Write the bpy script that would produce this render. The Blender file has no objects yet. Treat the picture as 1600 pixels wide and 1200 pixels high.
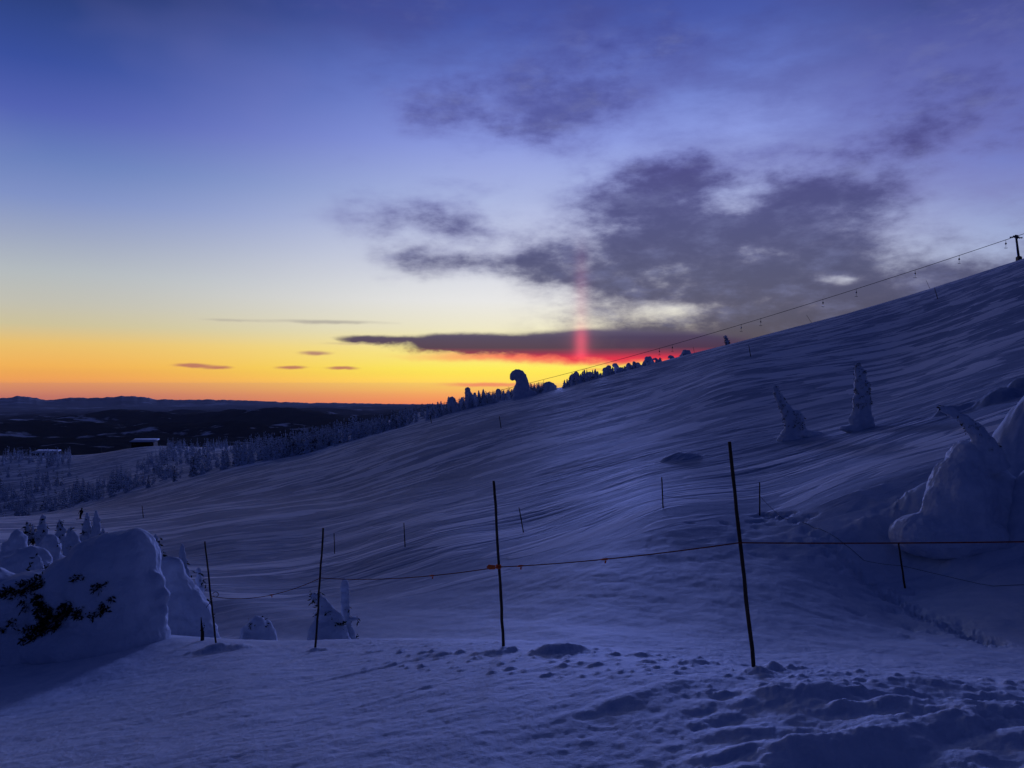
import bpy, math, random
import numpy as np
from mathutils import Vector, Matrix
from mathutils.bvhtree import BVHTree

# ------------------------------------------------------------------ camera
SC = bpy.context.scene
COL = SC.collection
F = 1230.0                       # focal length in photo pixels (1600 wide)
EX, EY = 800.0, 600.0
cam = bpy.data.cameras.new('camera')
camo = bpy.data.objects.new('camera', cam)
COL.objects.link(camo)
camo.location = (0, 0, 0)        # eye level is z = 0
camo.rotation_euler = (math.radians(90), 0, 0)
cam.sensor_width = 36.0
cam.lens = 36.0 * F / 1600.0
cam.clip_start = 0.05
cam.clip_end = 250000
SC.camera = camo
SC.view_settings.view_transform = 'Standard'
SC.view_settings.look = 'None'
SC.view_settings.exposure = 0.0
SC.view_settings.gamma = 1.0
SC.view_settings.use_curve_mapping = False
SC.cycles.volume_bounces = 0
SC.cycles.max_bounces = 5
SC.cycles.use_denoising = True
SC.cycles.sample_clamp_direct = 4.0
SC.cycles.sample_clamp_indirect = 1.0
SC.cycles.diffuse_bounces = 3


def lin(c):
    return tuple((v / 255 / 12.92) if v / 255 <= 0.04045 else ((v / 255 + 0.055) / 1.055) ** 2.4 for v in c)


def azel(px, py):
    az = math.atan2(px - EX, F)
    return math.degrees(az), math.degrees(math.atan((EY - py) / F * math.cos(az)))


def P(px, py, d):
    """photo pixel at depth d (metres in front of the camera) -> point"""
    return Vector(((px - EX) / F * d, d, (EY - py) / F * d))


# ------------------------------------------------------------------ world: dusk sky with clouds
W = bpy.data.worlds.new('World')
SC.world = W
W.use_nodes = True
NT = W.node_tree
NT.nodes.clear()
_tree = NT


def node(kind, **kw):
    n = _tree.nodes.new(kind)
    for k, v in kw.items():
        setattr(n, k, v)
    return n


def put(sock, v):
    if isinstance(v, X):
        _tree.links.new(v.s, sock)
    elif isinstance(v, (int, float)):
        sock.default_value = v
    else:
        v = tuple(v)
        if len(v) == 3 and sock.type == 'RGBA':
            v = v + (1.0,)
        sock.default_value = v


def m(op, a, b=None, c=None, clamp=False):
    n = node('ShaderNodeMath', operation=op, use_clamp=clamp)
    for i, v in enumerate((a, b, c)):
        if v is not None:
            put(n.inputs[i], v)
    return X(n.outputs[0])


def vm(op, a, b=None):
    n = node('ShaderNodeVectorMath', operation=op)
    put(n.inputs[0], a)
    if b is not None:
        put(n.inputs[1], b)
    return X(n.outputs[1] if op in ('DOT_PRODUCT', 'LENGTH') else n.outputs[0])


class X:
    def __init__(self, s): self.s = s
    def __add__(self, o): return m('ADD', self, o)
    __radd__ = __add__
    def __sub__(self, o): return m('SUBTRACT', self, o)
    def __rsub__(self, o): return m('SUBTRACT', o, self)
    def __mul__(self, o): return m('MULTIPLY', self, o)
    __rmul__ = __mul__
    def __truediv__(self, o): return m('DIVIDE', self, o)


def sstep(x, a, b):
    n = node('ShaderNodeMapRange', interpolation_type='SMOOTHSTEP')
    put(n.inputs[0], x)
    n.inputs[1].default_value = a
    n.inputs[2].default_value = b
    return X(n.outputs[0])


def mixc(f, a, b):
    n = node('ShaderNodeMix', data_type='RGBA')
    put(n.inputs[0], f)
    put(n.inputs[6], a)
    put(n.inputs[7], b)
    return X(n.outputs[2])


def addc(f, a, b):
    n = node('ShaderNodeMix', data_type='RGBA', blend_type='ADD')
    put(n.inputs[0], f)
    put(n.inputs[6], a)
    put(n.inputs[7], b)
    return X(n.outputs[2])


def ramp(x, stops, lo, hi):
    n = node('ShaderNodeValToRGB')
    put(n.inputs[0], (x - lo) * (1.0 / (hi - lo)))
    e = n.color_ramp.elements
    n.color_ramp.interpolation = 'B_SPLINE' if False else 'LINEAR'
    while len(e) < len(stops):
        e.new(0.5)
    for i, (p, c) in enumerate(stops):
        e[i].position = (p - lo) / (hi - lo)
        e[i].color = tuple(lin(c)) + (1,)
    return X(n.outputs[0])


def noise(vec, scale, detail=5, rough=0.55, color=False):
    n = node('ShaderNodeTexNoise')
    put(n.inputs['Vector'], vec)
    n.inputs['Scale'].default_value = scale
    n.inputs['Detail'].default_value = detail
    n.inputs['Roughness'].default_value = rough
    return X(n.outputs[1] if color else n.outputs[0])


def comb(x, y, z):
    n = node('ShaderNodeCombineXYZ')
    for i, v in enumerate((x, y, z)):
        put(n.inputs[i], v)
    return X(n.outputs[0])


def sep(v):
    n = node('ShaderNodeSeparateXYZ')
    put(n.inputs[0], v)
    return [X(o) for o in n.outputs]


_tc = node('ShaderNodeTexCoord')
DIR = X(_tc.outputs['Generated'])
dx, dy, dz = sep(DIR)
D2R = 180 / math.pi
az = m('ARCTAN2', dx, dy) * D2R
el = m('ARCSINE', m('MINIMUM', m('MAXIMUM', dz, -1.0), 1.0)) * D2R
AE = comb(az, el, 0.0)


def E(py, px=800):
    return azel(px, py)[1]


# clear-sky colour by elevation: over the sunset, to the left of it, to the right of it, behind
HI = 90.0
glow = ramp(el, [(-6, (150, 70, 60)), (E(632), (255, 140, 78)), (E(618), (255, 168, 84)), (E(604), (255, 204, 88)), (E(578), (255, 238, 88)), (E(548), (250, 236, 140)),
                 (E(515), (240, 233, 200)), (E(470), (234, 233, 232)), (E(400), (208, 213, 232)), (E(310), (172, 184, 226)),
                 (E(220), (140, 155, 224)), (E(120), (104, 124, 204)), (E(40), (74, 92, 172)), (E(-40), (58, 72, 150)), (40, (24, 36, 86)), (60, (13, 26, 70)), (90, (8, 22, 64))], -6, HI)
def EL(py): return azel(0, py)[1]


def ER(py): return azel(1560, py)[1]


left = ramp(el, [(-6, (120, 60, 66)), (EL(622), (196, 112, 92)), (EL(608), (216, 136, 90)), (EL(590), (234, 158, 84)), (EL(570), (242, 178, 88)), (EL(535), (234, 192, 110)), (EL(505), (206, 194, 154)),
                 (EL(470), (194, 192, 178)), (EL(420), (180, 187, 191)), (EL(360), (156, 167, 194)), (EL(300), (128, 146, 198)), (EL(240), (104, 128, 188)),
                 (EL(160), (82, 98, 178)), (EL(80), (58, 80, 158)), (EL(10), (49, 70, 138)), (EL(-60), (38, 56, 112)), (40, (22, 36, 84)), (60, (13, 26, 70)), (90, (8, 22, 64))], -6, HI)
right = ramp(el, [(-6, (70, 55, 80)), (ER(600), (150, 110, 120)), (ER(520), (140, 130, 160)), (ER(420), (172, 186, 218)), (ER(340), (146, 160, 208)), (ER(240), (104, 120, 196)),
                  (ER(140), (78, 92, 172)), (ER(40), (56, 66, 128)), (ER(-40), (44, 54, 108)), (40, (22, 36, 84)), (60, (13, 26, 70)), (90, (8, 22, 64))], -6, HI)
back = ramp(el, [(-6, (8, 18, 44)), (0, (16, 26, 64)), (6, (20, 32, 76)), (14, (18, 33, 80)), (30, (14, 30, 76)), (60, (10, 25, 68)), (90, (8, 22, 64))], -6, HI)
SUNAZ = azel(908, 560)[0]
daz = az - SUNAZ
a1 = sstep(m('MULTIPLY', daz, -1.0), 3.0, 38.0)
a2 = sstep(daz, 10.0, 30.0)
a3 = sstep(m('ABSOLUTE', daz), 38.0, 80.0)
clear = mixc(a1, glow, left)
clear = mixc(a2, clear, right)
clear = mixc(a3, clear, back)
# slow uneven veil in the clear air
veil = noise(vm('MULTIPLY', AE, (0.06, 0.12, 1)), 1.0, 3, 0.5)
clear = mixc((veil - 0.5) * 0.5 * sstep(el, 4.0, 12.0), clear, lin((150, 140, 205)))

# clouds: soft patches where the photograph has them, broken up by noise
wz = noise(vm('MULTIPLY', AE, (0.17, 0.30, 1)), 1.0, 4, 0.55, color=True)
wsep = sep(wz)
AEW = comb(az + (wsep[0] - 0.5) * 3.6, el + (wsep[1] - 0.5) * sstep(el, 0.0, 12.0) * 2.4 + (wsep[1] - 0.5) * 0.35, 0.0)


def patches(lst, vec):
    inv = None
    for (px, py, w, h, k) in lst:
        a, e_ = azel(px, py)
        cz = math.cos(math.radians(a))
        v = vm('MULTIPLY', vm('SUBTRACT', vec, (a, e_, 0)), (F / (w * D2R) / cz / cz, F / (h * D2R), 0))
        g = m('POWER', 2.718, vm('DOT_PRODUCT', v, v) * -0.69)
        t = 1.0 - g * k
        inv = t if inv is None else inv * t
    return 1.0 - inv


big = patches([(780, 168, 150, 40, .66), (690, 165, 80, 30, .4), (900, 180, 80, 40, .7), (950, 85, 150, 55, .5), (640, 335, 110, 30, .6), (720, 352, 50, 16, .4), (670, 400, 85, 20, .6), (740, 420, 70, 16, .42), (850, 405, 55, 26, .9), (880, 432, 60, 12, .6),
               (990, 305, 85, 42, .85), (1070, 272, 72, 30, .8), (1130, 350, 170, 50, .8), (1290, 325, 130, 56, .85), (1060, 395, 130, 40, .9),
               (1240, 425, 260, 58, .92), (1390, 350, 70, 30, .6), (1080, 475, 90, 22, .7), (1330, 490, 330, 62, .97), (1140, 525, 190, 30, .85), (960, 455, 60, 14, .35),
               (1500, 195, 120, 50, .4), (1500, 458, 230, 48, .97), (1540, 70, 260, 110, .5), (1480, 130, 120, 60, .3), (1060, 70, 60, 40, .3), (620, 10, 200, 36, .4), (1590, 320, 60, 18, .5), (1495, 372, 40, 13, .65), (1290, 235, 160, 14, .35)], AEW)
gaps = patches([(1495, 340, 105, 44, .8), (1310, 438, 24, 7, .5), (1050, 487, 60, 14, .55), (1180, 395, 40, 14, .35), (1150, 300, 40, 20, .3)], AEW)
n1 = noise(vm('MULTIPLY', AE, (0.21, 0.44, 1)), 1.0, 8, 0.62)
n2 = noise(vm('ADD', vm('MULTIPLY', AE, (0.55, 1.15, 1)), (7.3, 2.1, 0)), 1.0, 7, 0.6)
dens = big * (1.0 - gaps) + (n1 - 0.5) * 1.0 * sstep(big, 0.03, 0.4) + (n2 - 0.5) * 0.5 * sstep(big, 0.05, 0.4)
alpha = sstep(dens, 0.10, 0.86)
thick = sstep(dens, 0.28, 1.0)
near_sun = m('POWER', 2.718, daz * daz * -0.004)
ccol = ramp(el, [(-6, (80, 60, 70)), (E(560), (88, 66, 86)), (E(500), (120, 112, 136)), (E(430), (124, 124, 158)), (E(350), (122, 124, 176)), (E(270), (116, 120, 188)), (E(170), (108, 116, 190)), (E(60), (74, 82, 156)), (40, (24, 34, 82)), (90, (8, 22, 64))], -6, HI)
ccol2 = ramp(el, [(-6, (60, 50, 62)), (E(560), (66, 52, 74)), (E(500), (66, 64, 92)), (E(430), (68, 70, 108)), (E(350), (70, 72, 122)), (E(270), (70, 68, 126)), (E(170), (82, 88, 156)), (E(60), (62, 72, 146)), (40, (20, 30, 76)), (90, (8, 22, 64))], -6, HI)
n3 = noise(vm('ADD', vm('MULTIPLY', AE, (0.30, 0.75, 1)), (3.1, 8.8, 0)), 1.0, 7, 0.6)
cc = mixc(thick, ccol, ccol2)
cc = mixc(sstep(n3, 0.45, 0.75) * 0.35 * sstep(el, 1.5, 6.0), cc, lin((122, 128, 176)))
thin = patches([(880, 110, 330, 110, .6), (1400, 140, 330, 150, .92), (680, 330, 210, 60, .5), (560, 20, 260, 60, .5), (1500, 300, 160, 50, .5), (780, 420, 200, 40, .4)], AEW)
n4 = noise(vm('ADD', vm('MULTIPLY', AE, (0.13, 0.36, 1)), (1.7, 5.2, 0)), 1.0, 8, 0.6)
tcol = ramp(el, [(-6, (120, 110, 140)), (E(480), (150, 146, 170)), (E(400), (138, 140, 186)), (E(300), (118, 122, 188)), (E(180), (94, 102, 172)), (E(60), (72, 80, 150)), (40, (24, 34, 82)), (90, (8, 22, 64))], -6, HI)
clear = mixc(sstep(thin * 0.75 + (n4 - 0.5) * 1.3 * sstep(thin, 0.02, 0.3), 0.22, 0.85) * 0.75, clear, tcol)
sky = mixc(alpha * 0.94, clear, cc)
# the low bank over the sunset, lit red from below, and the thin bars beside it
AEL = comb(az + (wsep[2] - 0.5) * 2.0, el + (n1 - 0.5) * 0.7 + (n2 - 0.5) * 0.5, 0.0)
low = patches([(835, 538, 160, 12.5, .98), (716, 536, 56, 11, .75), (960, 538, 110, 19, .95), (1080, 545, 130, 18, .7), (570, 529, 42, 6.5, .62), (625, 531, 30, 4, .4)], AEL)
lowa = sstep(low + (n2 - 0.5) * 0.45, 0.2, 0.62)
redl = patches([(850, 557, 190, 8, .9), (950, 560, 120, 10, .95), (1000, 561, 60, 6, .6)], AEL)
sky = mixc(sstep(redl, 0.2, 1.0) * 0.85, sky, lin((252, 82, 90)))
lc = ramp(el, [(-6, (200, 50, 70)), (E(560), (226, 52, 76)), (E(551), (130, 54, 80)), (E(544), (80, 56, 80)), (E(527), (78, 66, 94)), (E(512), (104, 96, 122)), (90, (110, 104, 122))], -6, HI)
sky = mixc(lowa * 0.97, sky, lc)
bars = patches([(300, 571, 26, 3.0, .9), (342, 574, 18, 2.4, .7), (457, 574, 24, 2.6, .8), (537, 575, 22, 2.6, .8), (490, 552, 26, 3.6, .75), (510, 503, 95, 3.4, .6), (350, 500, 45, 2.4, .4), (545, 537, 60, 3, .4)], comb(az + (wsep[0] - 0.5) * 1.2, el + (n2 - 0.5) * 0.25, 0.0))
bc = ramp(el, [(-6, (196, 110, 96)), (E(578), (186, 112, 96)), (E(555), (176, 124, 110)), (E(540), (170, 140, 130)), (E(505), (168, 162, 154)), (90, (168, 162, 160))], -6, HI)
sky = mixc(sstep(bars + (n2 - .5) * .3, 0.15, 0.75) * 0.9, sky, bc)
pinkbar = patches([(760, 601, 60, 3.4, .8), (840, 603, 30, 2.4, .6), (930, 577, 30, 3, .5)], comb(az, el + (n2 - 0.5) * 0.3, 0.0))
sky = mixc(sstep(pinkbar, 0.1, 0.8) * 0.8, sky, lin((244, 128, 92)))
# light pillar above the set sun
pil = m('POWER', 2.718, daz * daz * -4.5)
pe = sstep(el, E(566), E(552)) * (1.0 - sstep(el, E(535), E(498)) * 0.78) * (1.0 - sstep(el, E(500), E(350)))
sky = addc(1.0, sky, mixc(pil * pe, (0, 0, 0), (0.46, 0.04, 0.055)))
wide = m('POWER', 2.718, daz * daz * -0.9)
sky = addc(1.0, sky, mixc(wide * pe * 0.35, (0, 0, 0), (0.2, 0.03, 0.05)))
bg = node('ShaderNodeBackground')
sky = vm('SCALE', sky)
_sc = sky.s.node
put(_sc.inputs['Scale'], 1.10 - sstep(el, 0.0, 0.9) * 0.10)
put(bg.inputs[0], sky)
bg.inputs[1].default_value = 1.0
wo = node('ShaderNodeOutputWorld')
NT.links.new(bg.outputs[0], wo.inputs[0])

# ------------------------------------------------------------------ the last light from below the ridge line
sd = bpy.data.lights.new('sun', 'SUN')
sd.energy = 2.6
sd.angle = math.radians(8)
sd.color = (0.23, 0.31, 1.0)
so = bpy.data.objects.new('sun', sd)
COL.objects.link(so)
_sa, _se = math.radians(SUNAZ), math.radians(1.2)
so.rotation_euler = Vector((math.sin(_sa) * math.cos(_se), math.cos(_sa) * math.cos(_se), math.sin(_se))).to_track_quat('Z', 'Y').to_euler()


# ------------------------------------------------------------------ helpers
def mat(name):
    global _tree
    mt = bpy.data.materials.new(name)
    mt.use_nodes = True
    _tree = mt.node_tree
    _tree.nodes.clear()
    out = node('ShaderNodeOutputMaterial')
    b = node('ShaderNodeBsdfPrincipled')
    _tree.links.new(b.outputs[0], out.inputs[0])
    return mt, b


def bump(b, h, strength, dist, prev=None):
    n = node('ShaderNodeBump')
    n.inputs['Strength'].default_value = strength
    n.inputs['Distance'].default_value = dist
    put(n.inputs['Height'], h)
    if prev is not None:
        _tree.links.new(prev.outputs[0], n.inputs['Normal'])
    _tree.links.new(n.outputs[0], b.inputs['Normal'])
    return n


def coords():
    t = node('ShaderNodeTexCoord')
    return X(t.outputs['Object'])


def tag(o, label=None, cat=None, group=None, kind=None):
    for k, v in (('label', label), ('category', cat), ('group', group), ('kind', kind)):
        if v:
            o[k] = v
    return o


def empty(name, loc, label, cat, group=None):
    o = bpy.data.objects.new(name, None)
    o.empty_display_size = 0.2
    o.location = loc
    COL.objects.link(o)
    return tag(o, label, cat, group)


def mesh_obj(name, verts, faces, mt, parent=None, smooth=True):
    me = bpy.data.meshes.new(name)
    me.from_pydata([tuple(v) for v in verts], [], faces)
    if smooth:
        me.polygons.foreach_set('use_smooth', [True] * len(me.polygons))
    me.materials.append(mt)
    me.update()
    o = bpy.data.objects.new(name, me)
    COL.objects.link(o)
    if parent is not None:
        o.parent = parent
    return o


def np_obj(name, V, Q, mt, parent=None, smooth=True):
    """numpy verts (n,3), faces (m,3|4)"""
    me = bpy.data.meshes.new(name)
    k = Q.shape[1]
    me.vertices.add(len(V))
    me.vertices.foreach_set('co', np.ascontiguousarray(V, np.float32).ravel())
    me.loops.add(Q.size)
    me.loops.foreach_set('vertex_index', np.ascontiguousarray(Q, np.int32).ravel())
    me.polygons.add(len(Q))
    me.polygons.foreach_set('loop_start', np.arange(0, Q.size, k, dtype=np.int32))
    me.polygons.foreach_set('loop_total', np.full(len(Q), k, np.int32))
    me.polygons.foreach_set('use_smooth', np.full(len(Q), smooth, bool))
    me.materials.append(mt)
    me.update(calc_edges=True)
    me.validate()
    o = bpy.data.objects.new(name, me)
    COL.objects.link(o)
    if parent is not None:
        o.parent = parent
    return o


# numpy gradient noise -------------------------------------------------
def _hash(i, j, seed):
    h = (i.astype(np.int64) * 374761393 + j.astype(np.int64) * 668265263 + seed * 1274126177) & 0xFFFFFFFF
    h = ((h ^ (h >> 13)) * 1274126177) & 0xFFFFFFFF
    return ((h ^ (h >> 16)) & 0xFFFF) / 65536.0 * 2 * np.pi


def pn(x, y, seed=0):
    xi, yi = np.floor(x), np.floor(y)
    fx, fy = x - xi, y - yi
    u, v = fx * fx * fx * (fx * (fx * 6 - 15) + 10), fy * fy * fy * (fy * (fy * 6 - 15) + 10)
    r = 0
    for a in (0, 1):
        for b in (0, 1):
            g = _hash(xi + a, yi + b, seed)
            w = (u if a else 1 - u) * (v if b else 1 - v)
            r = r + w * (np.cos(g) * (fx - a) + np.sin(g) * (fy - b))
    return r * 1.4


def fbm(x, y, oct=4, seed=0, gain=0.5):
    r, a = 0, 1.0
    for k in range(oct):
        r = r + a * pn(x, y, seed + k * 17)
        x, y, a = x * 2.03 + 3.7, y * 2.03 - 1.9, a * gain
    return r


def smooth01(x, a, b):
    t = np.clip((x - a) / (b - a), 0, 1)
    return t * t * (3 - 2 * t)


# ------------------------------------------------------------------ terrain: lines of (column, depth, row) lofted over distance
LINES = [
    # under the camera
    [(-700, .8, 3640), (800, .8, 3640), (2300, .8, 3560)],
    # bottom of the frame
    [(-700, 5.6, 1330), (0, 5.2, 1245), (400, 4.7, 1212), (800, 4.25, 1195), (1200, 4.0, 1188), (1600, 3.75, 1182), (2300, 3.6, 1180)],
    # foot of the rope fence
    [(-700, 13, 1040), (0, 12.2, 1064), (200, 12.4, 1030), (338, 12.4, 1013), (500, 10.9, 1016), (780, 7.86, 1017), (1000, 6.4, 1034), (1178, 5.76, 1053), (1300, 5.3, 1066), (1450, 5.0, 1080), (1600, 4.8, 1094), (2300, 4.6, 1100)],
    # crest of the near knoll
    [(-700, 17, 960), (0, 16.5, 985), (200, 15.5, 985), (338, 14.2, 998), (500, 12.4, 1001), (640, 11.0, 997), (780, 9.4, 999), (900, 8.5, 1007), (1035, 7.7, 1022), (1178, 6.7, 1038), (1300, 6.3, 1045), (1450, 6.0, 1052), (1600, 5.8, 1060), (2300, 5.6, 1070)],
    # hidden dip behind it
    [(-700, 26, 960), (0, 26, 985), (200, 24, 995), (338, 21, 1008), (500, 18, 1012), (780, 13.5, 1012), (900, 12, 1016), (1035, 10.5, 1034), (1178, 9.5, 1050), (1300, 9, 1056), (1600, 8.6, 1072), (2300, 8.4, 1080)],
    # floor of the gully and foot of the bank
    [(-700, 55, 860), (0, 52, 865), (200, 42, 885), (340, 32, 925), (500, 25, 960), (640, 21.5, 968), (780, 19, 970), (900, 16.5, 976), (1035, 14.5, 998), (1178, 13.0, 1018), (1300, 12.5, 1026), (1450, 12.2, 1034), (1600, 12, 1042), (2300, 12, 1048)],
    # half way up the bank
    [(-700, 72, 845), (0, 70, 848), (200, 58, 860), (340, 44, 882), (523, 34, 908), (633, 30, 905), (813, 26, 895), (950, 22.5, 885), (1035, 21.5, 885), (1187, 20, 895), (1300, 19.6, 908), (1408, 20.2, 920), (1500, 19, 920), (1600, 18, 922), (2300, 18, 900)],
    # top of the bank
    [(-700, 95, 830), (0, 90, 832), (200, 75, 836), (340, 56, 846), (523, 45, 862), (633, 39, 853), (720, 36, 846), (813, 36, 834), (950, 32.5, 812), (1035, 29.8, 793), (1187, 27.7, 802), (1300, 27, 768), (1450, 26.5, 730), (1600, 26, 705), (2300, 25, 640)],
    # bench
    [(-700, 150, 815), (0, 150, 813), (200, 120, 806), (340, 92, 800), (523, 72, 800), (633, 62, 790), (813, 52, 772), (950, 46, 756), (1035, 43, 742), (1187, 38.5, 742), (1300, 36, 722), (1408, 34, 698), (1500, 33, 680), (1600, 32, 655), (2300, 30, 560)],
    # upper bench: the two snow-plastered trees
    [(-700, 190, 813), (0, 185, 809), (200, 150, 797), (340, 128, 784), (523, 104, 772), (633, 92, 755), (813, 78, 724), (1035, 62, 695), (1228, 51, 686), (1345, 47, 672), (1450, 44, 650), (1600, 42, 614), (2300, 40, 480)],
    # middle of the slope
    [(-700, 230, 812), (0, 225, 811), (200, 205, 788), (340, 180, 760), (523, 158, 728), (640, 145, 698), (780, 137, 668), (1035, 132, 612), (1170, 140, 562), (1345, 108, 568), (1600, 100, 502), (2300, 90, 360)],
    # skyline / lower edge of the run
    [(-700, 290, 828), (0, 280, 813), (75, 276, 804), (190, 266, 774), (300, 255, 748), (390, 246, 727), (492, 238, 708), (562, 234, 686), (650, 231, 664), (725, 230, 643), (797, 231, 627), (860, 234, 612), (921, 240, 594.5), (1010, 248, 572), (1100, 255, 548), (1200, 262, 522), (1300, 266, 495), (1400, 266, 467), (1500, 258, 437), (1600, 246, 404), (2300, 220, 150)],
    # ground beyond the edge, under the wood
    [(-700, 390, 800), (0, 370, 776), (190, 370, 744), (300, 365, 724), (390, 360, 707), (492, 360, 690), (562, 360, 672), (650, 350, 651), (725, 340, 632), (797, 330, 619), (860, 330, 607), (921, 350, 600), (1100, 400, 580), (1345, 400, 515), (1600, 400, 440), (2300, 400, 230)],
    # last shoulder before the valley
    [(-700, 640, 740), (0, 620, 712), (110, 620, 713), (150, 600, 713), (185, 590, 702), (215, 590, 696), (245, 590, 694), (300, 600, 700), (390, 620, 695), (470, 620, 683), (543, 600, 671), (640, 560, 649), (700, 520, 634), (780, 480, 619), (860, 470, 609), (921, 500, 604), (1100, 700, 590), (1345, 800, 560), (1600, 800, 520), (2300, 800, 400)],
    [(-700, 1100, 790), (0, 1100, 775), (640, 1200, 740), (1000, 1300, 700), (1600, 1300, 640), (2300, 1300, 600)],
    [(-700, 1900, 860), (640, 2000, 830), (1600, 2000, 780), (2300, 2000, 760)],
]


def pchip(xk, yk, x):
    """monotone cubic; xk,yk (J,N) columns, x (N,) -> (N,)"""
    h = np.diff(xk, axis=0)
    s = np.diff(yk, axis=0) / h
    d = np.zeros_like(yk)
    w1, w2 = 2 * h[1:] + h[:-1], h[1:] + 2 * h[:-1]
    with np.errstate(divide='ignore', invalid='ignore'):
        t = (w1 + w2) / (w1 / s[:-1] + w2 / s[1:])
    d[1:-1] = np.where(s[:-1] * s[1:] > 0, t, 0)
    d[0], d[-1] = s[0], s[-1]
    J = len(xk)
    idx = np.clip((x[None, :] >= xk).sum(0) - 1, 0, J - 2)
    ar = np.arange(xk.shape[1])
    hh, x0, y0, y1, d0, d1 = h[idx, ar], xk[idx, ar], yk[idx, ar], yk[idx + 1, ar], d[idx, ar], d[idx + 1, ar]
    t = np.clip((x - x0) / hh, 0, 1)
    return y0 * (1 + 2 * t) * (1 - t) ** 2 + hh * d0 * t * (1 - t) ** 2 + y1 * t * t * (3 - 2 * t) + hh * d1 * t * t * (t - 1)


NPHI = 2881
PHI = np.linspace(-np.pi, np.pi, NPHI)


def line_tables():
    Ls, Ts = [], []
    for ln in LINES:
        a = np.array(ln, float)
        ph = np.arctan((a[:, 0] - EX) / F)
        r = a[:, 1] / np.cos(ph)
        t = -(a[:, 2] - EY) / F * np.cos(ph)
        # the back half: blend from one end to the other
        ph = np.concatenate([[-np.pi], ph, [np.pi]])
        rb, tb = (r[0] + r[-1]) / 2, (t[0] + t[-1]) / 2
        r = np.log(np.concatenate([[rb], r, [rb]]))
        t = np.concatenate([[tb], t, [tb]])
        one = lambda yk: pchip(np.repeat(ph[:, None], NPHI, 1), np.repeat(yk[:, None], NPHI, 1), PHI)
        Ls.append(one(r))
        Ts.append(one(t))
    k = np.exp(-0.5 * (np.arange(-30, 31) / 11.0) ** 2)
    k /= k.sum()
    sm = lambda v: np.convolve(np.concatenate([v[-31:-1], v, v[1:31]]), k, 'valid')
    return np.array([sm(v) for v in Ls]), np.array([sm(v) for v in Ts])


TL, TT = line_tables()


def base_z(x, y):
    r = np.maximum(np.hypot(x, y), 0.3)
    ph = np.arctan2(x, y)
    f = (ph + np.pi) / (2 * np.pi) * (NPHI - 1)
    i = np.clip(f.astype(int), 0, NPHI - 2)
    f = f - i
    L = TL[:, i] * (1 - f) + TL[:, i + 1] * f
    T = TT[:, i] * (1 - f) + TT[:, i + 1] * f
    return pchip(L, T, np.clip(np.log(r), L[0] + 1e-6, L[-1] - 1e-6)) * r


# lumps, drifts and marks pressed into the snow: x, y, rx, ry, height, angle
def ppos(px, d):
    return (px - EX) / F * d, d


LUMPS = []


def lump(px, d, rx, ry, h, ang=0.0, k=1.0):
    x, y = ppos(px, d)
    LUMPS.append((x, y, rx, ry, h, ang, k))


lump(872, 7.3, .22, .15, .085)
lump(850, 7.25, .12, .10, .03)
lump(900, 7.35, .14, .1, .035)
lump(768, 7.7, .2, .14, .05)
lump(340, 12.2, .28, .2, .12)
lump(372, 12.0, .2, .15, .06)
lump(690, 8.3, .12, .1, .04)
lump(1240, 4.95, .32, .2, .055, .2)
lump(1310, 4.9, .3, .16, .035, .2)
lump(1205, 5.9, .09, .07, .06)
lump(1090, 6.3, .16, .08, .05)
lump(1000, 6.9, .1, .07, .04)
lump(1430, 5.3, .4, .14, .04)
lump(1540, 4.4, .3, .16, .05, .4)
lump(1350, 4.1, .4, .12, .06, .2)
lump(1450, 4.2, .3, .12, .03, .5)
lump(1590, 4.0, .22, .18, .04)
lump(1160, 4.4, .25, .12, .05, -.3)
lump(960, 5.1, .5, .08, .025, .5)
lump(640, 6.4, .9, .05, .014, .45)
lump(590, 8.2, .8, .06, .016, .35)
for _px, _d in ((1178, 5.74), (493, 10.88), (787, 7.84), (1414, 20.1)):
    lump(_px, _d, .10, .09, .04)
    lump(_px + 14, _d - .08, .07, .05, .03)
_r = random.Random(5)
for _k in range(420):                                     # crumbs of snow along the knoll
    _px = _r.uniform(560, 1620)
    _d = np.interp(_px, [500, 780, 1178, 1600], [11, 8, 5.9, 5.0]) * _r.uniform(.80, 1.1)
    _s = _r.uniform(.010, .036)
    lump(_px, _d, _s * 1.3, _s, _s * _r.uniform(.4, .8))
for _k in range(60):
    _px = _r.uniform(1050, 1640)
    _d = _r.uniform(3.3, 5.0)
    _s = _r.uniform(.05, .14)
    lump(_px, _d, _s * 1.8, _s * .8, _s * _r.uniform(-.4, .45), _r.uniform(-.3, .6))
# the trail of footprints climbing the bank
STEPS = [(1196, 808, 27.2), (1212, 818, 26.8), (1206, 828, 26.4), (1222, 838, 26.0), (1232, 826, 26.3), (1248, 848, 25), (1262, 862, 24.0), (1276, 872, 23.3), (1292, 880, 22.8), (1300, 888, 22.4), (1316, 896, 21.8), (1328, 908, 21.2), (1344, 916, 20.7),
         (1356, 926, 20.2), (1370, 934, 19.8), (1384, 942, 19.3), (1396, 950, 18.8), (1404, 944, 19), (1416, 958, 18.3), (1432, 966, 17.9), (1448, 974, 17.4), (1466, 984, 16.8), (1480, 996, 16.2), (1500, 1004, 15.6), (1524, 1012, 15), (1550, 1018, 14.5)]
for (_px, _py, _d) in STEPS:
    lump(_px, _d, .16, .26, -.16, _r.uniform(-.5, .5))
    lump(_px + _r.uniform(4, 9), _d - .25, .12, .12, .06)
    lump(_px + _r.uniform(-34, 26), _d + _r.uniform(-.5, .5), .13, .2, -.10, _r.uniform(-.6, .6))
    lump(_px - _r.uniform(20, 120), _d + _r.uniform(-1.2, 1.0), .10, .22, -.05, _r.uniform(-.6, .6))


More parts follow.
